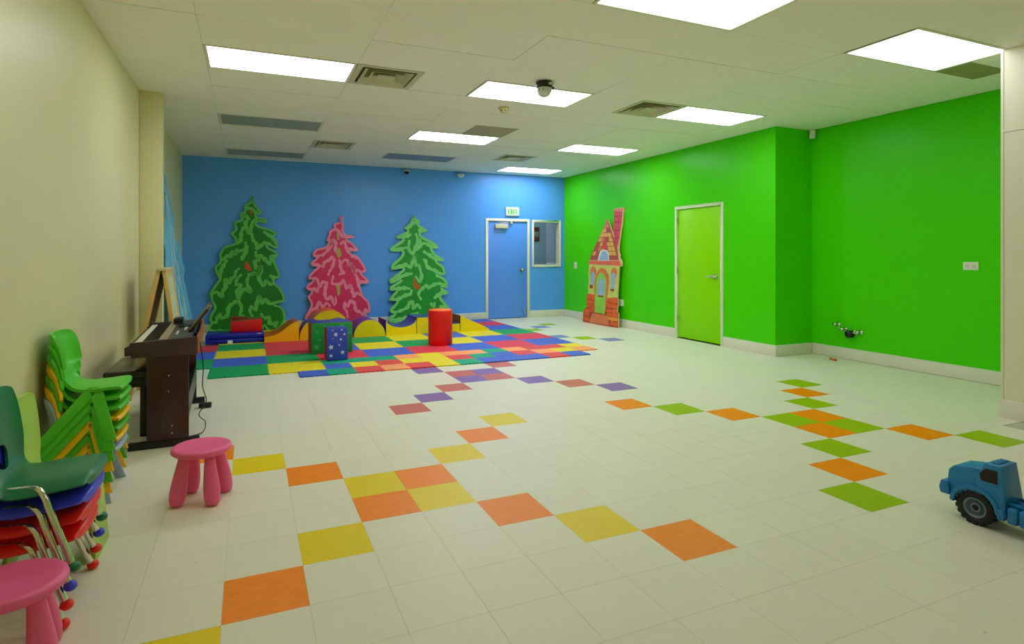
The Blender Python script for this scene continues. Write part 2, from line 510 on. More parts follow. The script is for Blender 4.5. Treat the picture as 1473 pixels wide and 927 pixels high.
struct(MB().box(11.5, 15.5, 26.02, 26.15, -.01, 8), 'wall_blue_door_backing', blue_paint)

# ---- ceiling lights
diff_off = mat('unlit grey diffuser', (150, 156, 140), 0.4, var=0.03)
diff_off_blue = mat('unlit blue grey diffuser', (128, 142, 158), 0.4, var=0.03)
def frame_ring(x0, x1, y0, y1, w, z0, z1):
    return MB().box(x0, x1, y0, y0 + w, z0, z1).box(x0, x1, y1 - w, y1, z0, z1).box(x0, x0 + w, y0 + w, y1 - w, z0, z1).box(x1 - w, x1, y0 + w, y1 - w, z0, z1)
Lfr = frame_ring(.01, 3.99, .01, 1.99, .08, -.012, .09).mesh('frame', white_trim, bevel=.01)
POWER = {(3, 8): .5, (5, 8): .55, (1, 8): .6, (3, 4): .35, (5, 12): .9, (1, 12): 1.0, (3, 12): 1.0, (3, 16): 2.7, (5, 16): 1.35, (5, 20): 1.5}
Ldf = {c: MB().box(.09, 3.91, .09, 1.91, .01, .05).mesh('diffuser', emit('lit diffuser %.2f' % p, LIGHT_COLOR, LIGHT_STRENGTH * p)) for c, p in POWER.items()}
Lofs = {'g': MB().box(.09, 3.91, .09, 1.91, .01, .05).mesh('diffuser', diff_off), 'b': MB().box(.09, 3.91, .09, 1.91, .01, .05).mesh('diffuser', diff_off_blue)}
Lhs = MB().box(.04, 3.96, .04, 1.96, .07, .15).mesh('housing', white_trim)
labels = {
 (1, 12): 'lit ceiling light at the left, next to the largest air vent', (3, 12): 'lit ceiling light with the mirrored dome lamp hanging in front',
 (5, 12): 'lit ceiling light beside the vent nearest the green door', (3, 16): 'lit ceiling light beyond the smoke detector, touching a grey square panel',
 (5, 16): 'lit ceiling light in the right column, between the dome lamp row and the far one', (5, 20): 'farthest lit ceiling light, close above the blue wall by the door',
 (5, 8): 'large lit ceiling light above the green alcove, at the upper right', (3, 8): 'large ceiling light cut off by the top edge of the photo',
 (1, 16): 'nearer of the two unlit grey ceiling lights at the left', (1, 20): 'unlit grey ceiling light above the tall green tree, against the blue wall',
 (3, 19): 'unlit blue grey ceiling light above the blue wall, left of the camera domes',
 (1, 8): 'ceiling light overhead, left row, out of the photo', (1, 4): 'ceiling light behind the viewer at the left', (3, 4): 'ceiling light behind the viewer in the middle', (5, 4): 'ceiling light behind the viewer at the right'}
for c in LIT + LIT_HID + DARK:
    t = thing('ceiling_light', labels[c], 'ceiling light', (XE[c[0]], YE[c[1]], H), group='ceiling light panels')
    share(Lfr, 'frame', t, (0, 0, 0)); share(Lhs, 'housing', t, (0, 0, 0))
    share(Ldf[c] if c not in DARK else Lofs['b' if c == (3, 19) else 'g'], 'diffuser', t, (0, 0, 0))

# ---- ceiling vents
vm = mat('vent paint', (198, 196, 168), 0.5, var=0.02)
dk = mat('dark duct', (34, 32, 14), 0.8)
def louvre(r0, r1, z0, z1):
    m = MB()
    for (a, za), (b, zb) in (((r0, z0), (r1, z1)),):
        t = .012
        q = [(-a, -a, za), (a, -a, za), (a, a, za), (-a, a, za), (-b, -b, zb), (b, -b, zb), (b, b, zb), (-b, b, zb)]
        q2 = [(x, y, z + t) for x, y, z in q]
        vs = q + q2
        fs = []
        for i in range(4):
            j = (i + 1) % 4
            fs += [(i, j, j + 4, i + 4), (i + 8, i + 12, j + 12, j + 8), (i, i + 8, j + 8, j), (i + 4, j + 4, j + 12, i + 12)]
        m.add(vs, fs)
    return m
vfr = frame_ring(-.99, .99, -.99, .99, .17, -.01, .04).mesh('frame', vm)
vls = [louvre(.74, .56, -.03, .12).mesh('louvre', vm), louvre(.5, .34, -.03, .12).mesh('louvre', vm)]
vct = MB().box(-.27, .27, -.27, .27, -.03, -.005).mesh('centre_plate', vm)
vbk = MB().box(-.95, .95, -.95, .95, .13, .15).mesh('duct_backing', mat('olive duct', (150, 146, 92), .8))  # even olive plate behind the louvres
vlab = ['largest air vent, at the end of the lit panel on the left', 'small far air vent above the pink and green trees',
        'air vent left of the lit panel before the green wall', 'small far air vent above the camera dome near the corner']
vo = sorted(VENTS, key=lambda p: (p[1], p[0]))
vmap = {(0.2, 6.3): 0, (0.2, 18.3): 1, (10.2, 6.3): 2, (10.2, 18.3): 3}
for x, y in VENTS:
    t = thing('ceiling_vent', vlab[vmap[(round(x, 1), round(y, 1))]], 'vent', (x + 1, y + 1, H), group='square ceiling vents')
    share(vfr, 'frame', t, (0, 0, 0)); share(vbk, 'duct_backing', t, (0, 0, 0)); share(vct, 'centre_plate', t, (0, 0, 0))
    for l in vls: share(l, 'louvre', t, (0, 0, 0))

# ---- small fittings
dome_m = mat('clear dome', (240, 240, 234), .2)
dome_m.node_tree.nodes['Principled BSDF'].inputs['Transmission Weight'].default_value = .3
t = thing('dome_lamp', 'black based lamp with a clear faceted dome hanging under a lit panel', 'lamp', (5.95, 5.78, H))
blk = mat('black plastic', (18, 18, 14), 0.35)
MB().lathe([(0, -.2), (.24, -.2), (.26, -.18), (.27, -.04), (.24, -.01), (0, -.01)], seg=28).box(.2, .34, -.04, .04, -.2, -.13).build('base', blk, t)
MB().lathe([(0, -.48), (.08, -.475), (.15, -.44), (.2, -.38), (.235, -.3), (.24, -.205), (.0, -.205)], seg=12, smooth=False).build('faceted_dome', dome_m, t)
for k in range(10): MB().box(-.02, .02, -.232, -.222, -.3, -.235, Matrix.Rotation(k * R(36), 4, 'Z')).build('lens_facet', mat('dark facet', (70, 68, 56), .2), t)
MB().lathe([(0, -.215), (.225, -.215), (.225, -.2), (0, -.2)], seg=28).build('brightening_disc', mat('lamp reflector', (235, 235, 225), .25), t)  # white disc added under the base so the dome looks brighter
for k in range(6): MB().ball((.13 * math.cos(k * R(60)), .13 * math.sin(k * R(60)), -.25), .035, seg=8, rings=6).build('bulb', mat('lamp lens', (200, 198, 180), .2), t)
MB().box(.02, .2, -.275, -.262, -.14, -.07).build('sticker', mat('sticker', (205, 205, 190), .5), t, rz=0)
t = thing('smoke_detector', 'cream smoke detector on the ceiling below the dome lamp panel', 'detector', (6.08, 9.21, H))
MB().lathe([(0, -.2), (.1, -.2), (.13, -.17), (.14, -.08), (.2, -.06), (.2, 0), (0, 0)], seg=24).build('housing', mat('cream plastic', (216, 204, 150), .4), t)
for k in range(6):
    MB().box(-.02, .02, -.143, -.135, -.15, -.11, Matrix.Rotation(k * R(60), 4, 'Z')).build('slot', dk, t)
t = thing('security_camera', 'small dark domed security camera high on the blue wall', 'camera', (6.52, 25.3, 9.62))
MB().lathe([(0, .12), (.16, .12), (.2, .08), (.2, 0), (0, 0)], seg=20).box(-.1, .1, 0, .2, 0, .12).build('housing', mat('camera white', (190, 195, 195), .4), t)
MB().lathe([(0, -.17), (.08, -.16), (.14, -.1), (.16, 0), (0, 0)], seg=20).build('dome', mat('smoked dome', (28, 30, 34), .12), t)
t = thing('white_dome_detector', 'white dome shaped detector high on the blue wall right of the camera', 'detector', (10.13, 25.3, 9.56))
MB().lathe([(0, -.12), (.1, -.11), (.2, -.05), (.24, .03), (.24, .09), (0, .09)], seg=24).box(-.12, .12, 0, .2, 0, .09).build('housing', mat('white plastic', (226, 224, 208), .35), t)
MB().box(-.05, .05, -.23, -.21, -.02, .02).build('slot', dk, t)
t = thing('motion_sensor', 'small white motion sensor in the corner under the ceiling', 'sensor', (20.08, 7.38, 9.45))
MB().box(-.13, .13, -.1, .12, 0, .38, Matrix.Rotation(R(45), 4, 'Z')).build('housing', mat('white plastic', (226, 224, 208), .35), t, bevel=.03)
MB().box(-.08, .08, -.115, -.1, .1, .24, Matrix.Rotation(R(45), 4, 'Z')).build('lens', mat('sensor lens', (200, 200, 190), .3), t)
t = thing('exit_sign', 'white exit sign with green letters above the blue door', 'sign', (13.94, 25.5, 7.02))
MB().box(-.5, .5, -.12, 0, 0, .59).build('housing', mat('white plastic', (226, 224, 208), .35), t, bevel=.03)
MB().box(-.44, .44, -.128, -.12, .06, .53).build('face', mat('sign face', (222, 236, 222), .5), t)
ge_ = mat('sign green', (40, 205, 80), .5)
def letter(parts, x):
    m = MB()
    for p in parts:
        if len(p) == 4: m.box(x + p[0] - .012, x + p[1] + .012, -.138, -.128, p[2], p[3])
        else: m.box(-.032, .032, -.138, -.128, -.185, .185, Matrix.Translation((x + .075, 0, .295)) @ Matrix.Rotation(p[0], 4, 'Y'))
    m.build('letter', ge_, t)
letter([(0, .04, .13, .46), (.04, .15, .42, .46), (.04, .13, .275, .315), (.04, .15, .13, .17)], -.35)
letter([(R(22),), (R(-22),)], -.165)
letter([(.03, .07, .13, .46)], .03)
letter([(0, .16, .42, .46), (.06, .1, .13, .42)], .17)
wp = mat('white plastic', (226, 224, 208), .35)
t = thing('light_switch', 'white light switch on the green wall left of the house cutout', 'switch', (18.05, 23.94, 3.4))
MB().box(-.03, 0, -.16, .16, 0, .45).build('plate', wp, t, bevel=.01)
MB().box(-.06, -.03, -.04, .04, .14, .3).build('toggle', wp, t)
t = thing('wall_outlet', 'white surface outlet box low on the green wall, beside the house cutout', 'outlet', (18.05, 18.62, 1.28))
MB().box(-.12, 0, -.22, .22, 0, .38).build('box', wp, t, bevel=.015)
for y in (-.1, .1): MB().box(-.13, -.12, y - .03, y + .03, .1, .26).build('socket', mat('socket grey', (150, 150, 140), .5), t)
t = thing('wall_outlet', 'white horizontal outlet plate on the green alcove wall', 'outlet', (20.25, 1.42, 3.83))
MB().box(-.03, 0, -.23, .23, 0, .28).build('plate', wp, t, bevel=.01)
for y in (-.1, .1): MB().box(-.045, -.03, y - .06, y + .06, .08, .2).build('socket', mat('socket pale', (205, 203, 190), .5), t)
chrome = mat('chrome', (215, 215, 210), 0.12, 1.0)
for (y, z, lab) in ((6.3, 1.42, 'topmost chrome pipe valve stub on the alcove wall'), (5.98, 1.25, 'middle chrome pipe valve stub left of the black cap'), (5.32, 1.2, 'chrome pipe valve stub right of the black cap')):
    t = thing('pipe_valve', lab, 'valve', (20.25, y, z), group='chrome valve stubs')
    MX = Matrix.Rotation(R(-90), 4, 'Y')
    MB().lathe([(.1, 0), (.1, .02), (.04, .03), (.04, .2), (.06, .21), (.06, .27), (0, .27)], seg=16, M=MX).build('stub', chrome, t)
    MB().ball((-.28, -.05, .03), .06, 1, 1.5, .8, 10, 6).tube([(-.2, 0, 0), (-.2, .14, .05)], .025, 8).build('handle', chrome, t)
t = thing('drain_pipe_stub', 'black capped drain stub between the chrome valves', 'pipe', (20.25, 5.72, 1.08))
MB().lathe([(.15, 0), (.15, .2), (.13, .24), (0, .24)], seg=20, M=Matrix.Rotation(R(-90), 4, 'Y')).build('cap', blk, t)
MB().box(-.16, -.1, -.4, -.14, .06, .1).build('rod', chrome, t)
t = thing('orange_crayon', 'tiny orange crayon like stick lying by the alcove baseboard', 'crayon', (19.5, 6.0, .045), rz=R(70))
MB().tube([(-.22, 0, 0), (.14, 0, 0)], .045, 10).build('shaft', mat('crayon orange', (205, 92, 20), .5), t)
MB().tube([(.14, 0, 0), (.22, 0, 0)], [.04, .012], 10).build('tip', mat('crayon tip', (120, 40, 15), .5), t)

# ================================================================== FOAM PLAY MATS
MC = {'g': (0, 158, 84), 'y': (232, 212, 0), 'b': (64, 96, 200), 'r': (222, 52, 70), 't': (0, 160, 118), 'p': (250, 158, 92), 'R': (226, 66, 62)}
MM = {k: mat('foam ' + k, v, 0.6, var=0.03, scale=3, bump=0.15, bscale=120) for k, v in MC.items()}
def saw(t):                      # teeth shared by neighbouring squares
    t = (t * 6) % 1
    return 0.032 * (4 * abs(t - 0.5) - 1)
def mat_tile(x, y, s, col, parent, ymax=25.44):
    n = int(24 * s)
    pts = []
    e = lambda k: 0 if k in (0, n) else 1
    for k in range(n): pts.append((x + s * k / n, y + e(k) * saw(x + s * k / n)))
    for k in range(n): pts.append((x + s + e(k) * saw(y + s * k / n), y + s * k / n))
    for k in range(n, 0, -1): pts.append((x + s * k / n, y + s + e(k) * saw(x + s * k / n)))
    for k in range(n, 0, -1): pts.append((x + e(k) * saw(y + s * k / n), y + s * k / n))
    m = MB()
    pts = [(a, min(b, ymax)) for a, b in pts]
    N = len(pts)
    z0, z1 = 0.002, 0.045
    vs = [(p[0], p[1], z0) for p in pts] + [(p[0], p[1], z1) for p in pts] + [(x + s / 2, min(y + s / 2, 25.2), z1)]
    fs = [(i, (i + 1) % N, (i + 1) % N + N, i + N) for i in range(N)] + [(i + N, (i + 1) % N + N, 2 * N) for i in range(N)]
    m.add(vs, fs)
    return m.build('mat_square', MM[col], parent)
big = thing('foam_play_mat', 'large foam floor mat of two foot squares under the soft blocks', 'mat')
rows = {24: 'gyrgbgtb', 22: 'yyybgrbr', 20: 'ygbrygyb', 16: 'yrbygybr', 14: 'bgrbrbrb', 12: 'gy'}
rows[18] = 'grggyb' + 'yg'
for y, s in rows.items():
    for i, c in enumerate(s): mat_tile(-4 + 2 * i, y, 2, c, big)
for y, c in ((18, 'r'), (16, 'b'), (14, 'g')): mat_tile(-6, y, 2, c, big)
small = thing('small_square_mat', 'strip of small one foot foam squares along the front of the big mat', 'mat')
srow = {13: 'tttpyppt' + 'p' + 'RRy', 12: 'byRyyRtbRpyp', 11: 'tRpRytbbbRb'}
for y, s in srow.items():
    for i, c in enumerate(s): mat_tile(i, y, 1, c, small)
mat_tile(-1, 11, 1, 'b', small)

# ================================================================== SOFT CLIMBING BLOCKS
vy = mat('yellow vinyl', (232, 206, 0), 0.4, var=0.015, bump=0.04, bscale=14)
vo_ = mat('golden vinyl', (252, 186, 0), 0.4, var=0.015, bump=0.04, bscale=14)
vpur = mat('purple vinyl', (72, 40, 160), 0.32, bump=0.04, bscale=14)
vorg_shade = mat('orange vinyl in painted shade', (196, 92, 10), 0.4, bump=0.04, bscale=14)  # shade on the ramp's orange top, put into the colour as brown
vrb = mat('red brown vinyl', (158, 58, 22), 0.4, bump=0.04, bscale=14)
vblue = mat('blue vinyl', (40, 78, 150), 0.38, bump=0.04, bscale=14)
vred = mat('red vinyl', (236, 14, 4), 0.42, var=0.02, bump=0.04, bscale=10)
vorg = mat('orange vinyl', (244, 110, 30), 0.45, bump=0.04, bscale=14)  # own colour of the dome rim; painted reflected light on the red cylinder
vnavy = mat('navy blue mat vinyl', (8, 24, 160), 0.34, bump=0.08, bscale=8)
Z0 = 0.048
def soft(name, label, prof, x, y, depth, face, top, cat='soft block', rz=0, z=Z0):
    t = thing(name, label, cat, (x, y, z), rz, 'soft foam climbing blocks')
    prof = [tuple(p) for p in prof]
    MB().prism(prof, .012, depth - .012).build('padded_core', top, t)
    MB().prism(prof, 0, .012).build('front_panel', face, t)
    MB().prism(prof, depth - .012, depth).build('rear_panel', face, t)
    return t
def curve(pts, n=6): return smooth_line(pts, n)
top = curve([(0, .27), (.33, .30), (.66, .42), (.9, .58), (1.15, .78), (1.4, .92), (1.62, .95)])
soft('wave_ramp', 'golden foam wave ramp with orange top in painted brown shade beside the blue folded mat', [(0, 0), (1.62, 0)] + top[::-1], -1.98, 20.0, 2, vo_, vorg_shade)
top = curve([(0, .05), (.06, .42), (.25, .76), (.55, .95), (.85, .92), (1.15, .80), (1.35, .76), (1.55, .80), (1.85, .92), (2.15, .95), (2.42, .76), (2.58, .42), (2.62, .05)])
soft('double_hump_block', 'foam block with two purple humps behind the green star cube', [(0, 0), (2.62, 0)] + top[::-1], -.33, 20.06, 1.3, vo_, vpur)
half = lambda r, h, n=20: [(r - r * math.cos(math.pi * k / n), h * math.sin(math.pi * k / n)) for k in range(n + 1)]
soft('support_block', 'yellow foam box mostly hidden, carrying the orange rimmed dome', [(0, 0), (2.1, 0), (2.1, .37), (0, .37)], .25, 21.45, 1.9, vy, vblue)
soft('dome_block', 'half round foam dome with orange rim standing behind the two purple humps', half(1.0, .95)[::-1], .30, 21.48, 1.8, vy, vorg, z=Z0 + .372)
soft('half_round_block', 'yellow half round foam block with purple top, between the star cube and the valley block', half(.83, .88)[::-1], 2.35, 20.06, 1.9, vy, vpur)
top = [(.0, .82)] + [(.83 - .83 * math.cos(math.pi * k / 16), .84 - .44 * math.sin(math.pi * k / 16)) for k in range(1, 16)] + [(1.66, .88)]
soft('valley_block', 'yellow foam block with a purple scooped hollow in front of the light green tree', [(0, 0), (1.66, 0)] + top[::-1], 4.06, 20.1, 2, vy, vpur)
soft('step_block', 'yellow two step foam block half hidden by the red cylinder', [(0, 0), (2.46, 0), (2.46, .45), (1.3, .45), (1.3, .88), (0, .88)], 5.76, 20.1, 2, vy, vblue)
soft('wedge_block', 'yellow foam wedge with red brown slope at the right end of the row', [(0, 0), (1.74, 0), (1.74, .09), (0, .90)], 8.26, 20.1, 1.9, vy, vrb)
t = thing('foam_cylinder', 'tall red padded cylinder standing alone on the mat', 'cylinder', (5.8, 16.1, Z0))
MB().lathe([(.53, 0), (.575, .04), (.58, .4), (.575, .85), (.58, 1.3), (.575, 1.6), (.555, 1.645)], seg=48).build('padded_body', vred, t)
MB().lathe([(.0, 1.62), (.56, 1.62), (.562, 1.66), (.53, 1.69), (0, 1.695)], seg=48).build('top_disc_sheen', vorg, t)  # orange paints in the light reflected off the red cylinder's top
# star cubes
def star(r, y0, y1, cx, cz, rot=0, axis='y'):
    p = []
    for k in range(10):
        a = math.pi / 2 + rot + k * math.pi / 5
        q = r if k % 2 == 0 else r * .45
        p.append((cx + q * math.cos(a), cz + q * math.sin(a)))
    return MB().prism(p, y0, y1, axis)
gstar = mat('green star plush', (18, 150, 62), 0.7, var=0.12, scale=9, bump=0.3, bscale=30)
bstar = mat('blue star plush', (50, 72, 196), 0.6, var=0.06, scale=6, bump=0.2, bscale=20)
def plush_cube(name, label, x, y, w, d, h, face, side, starm, stars, rz, topm=None):
    t = thing(name, label, 'soft cube', (x, y, Z0), rz)
    MB().box(0, w, .02, d, 0, h).build('padded_body', side, t, bevel=.05, bseg=3)
    MB().box(.012, w - .012, 0, .03, .012, h - .012).build('front_panel', face, t, bevel=.03, bseg=3)
    if topm: MB().box(.03, w - .03, .04, d - .03, h - .03, h + .012).build('top_panel', topm, t, bevel=.01)
    for cx, cz, r, a in stars:
        star(r, -.008, .001, cx, cz, a).build('star', starm, t)
    return t
gpale = mat('pale green star', (80, 180, 108), .6)
plush_cube('star_cube', 'large green plush cube with pale stars behind the small blue one', -.2, 15.55, 1.76, 1.2, 1.34, gstar, mat('orange red plush', (206, 60, 20), .6, bump=.2, bscale=20), gpale,
           [(.22, .3, .14, .2), (.25, .95, .07, 0), (.9, 1.15, .06, .4), (1.5, .3, .1, .1), (1.3, 1.2, .08, 0), (.55, 1.22, .05, .3), (1.62, .85, .08, .3), (.35, .62, .06, .5)], R(1), mat('blue plush top', (40, 70, 150), .6, bump=.2, bscale=20))
plush_cube('star_block', 'tall blue plush block with white stars in front of the green cube', .22, 13.7, .85, .85, 1.3, bstar, mat('crimson plush', (178, 20, 40), .6, bump=.2, bscale=20), mat('white star', (206, 216, 236), .6),
           [(.17, .55, .12, .2), (.36, 1.06, .1, -.1), (.63, .32, .1, .1), (.17, .2, .08, .3), (.56, .85, .06, 0), (.5, .62, .05, .2), (.7, 1.06, .06, .2), (.25, .9, .03, 0), (.24, 1.24, .04, 0), (.6, 1.24, .05, 0)], R(-1), mat('blue plush top', (40, 70, 150), .6, bump=.2, bscale=20))
# folded mat with a box on it
t = thing('folded_mat', 'dark blue folded gym mat lying on the foam squares beneath the red box', 'mat', (-4.6, 20.3, Z0))
for z in (0, .225): MB().box(0, 2.62, 0, 1.7, z, z + .22).build('panel', vnavy, t, bevel=.06, bseg=3)
MB().box(.98, 1.2, -.012, 0, .0, .16).build('care_label', mat('white label', (225, 225, 225), .5), t)
MB().box(2.3, 2.5, -.006, .03, .415, .445).build('small_label', mat('white label', (225, 225, 225), .5), t)
t = thing('red_foam_box', 'red padded box with slanting lid resting on the dark blue folded mat', 'soft block', (-3.5, 21.0, Z0 + .45), R(2))
MB().prism([(0, 0), (1.45, 0), (1.45, .63), (0, .53)], 0, .85).build('padded_body', vred, t, bevel=.03)
MB().prism([(.03, .535), (1.45, .633), (1.45, .66), (.03, .60)], .0, .85).build('olive_seam', mat('olive seam', (120, 96, 20), .5), t)
MB().prism([(.03, .602), (.85, .662), (.03, .74)], .1, .85).build('lid_flap', mat('dark red vinyl', (150, 12, 10), .45), t)

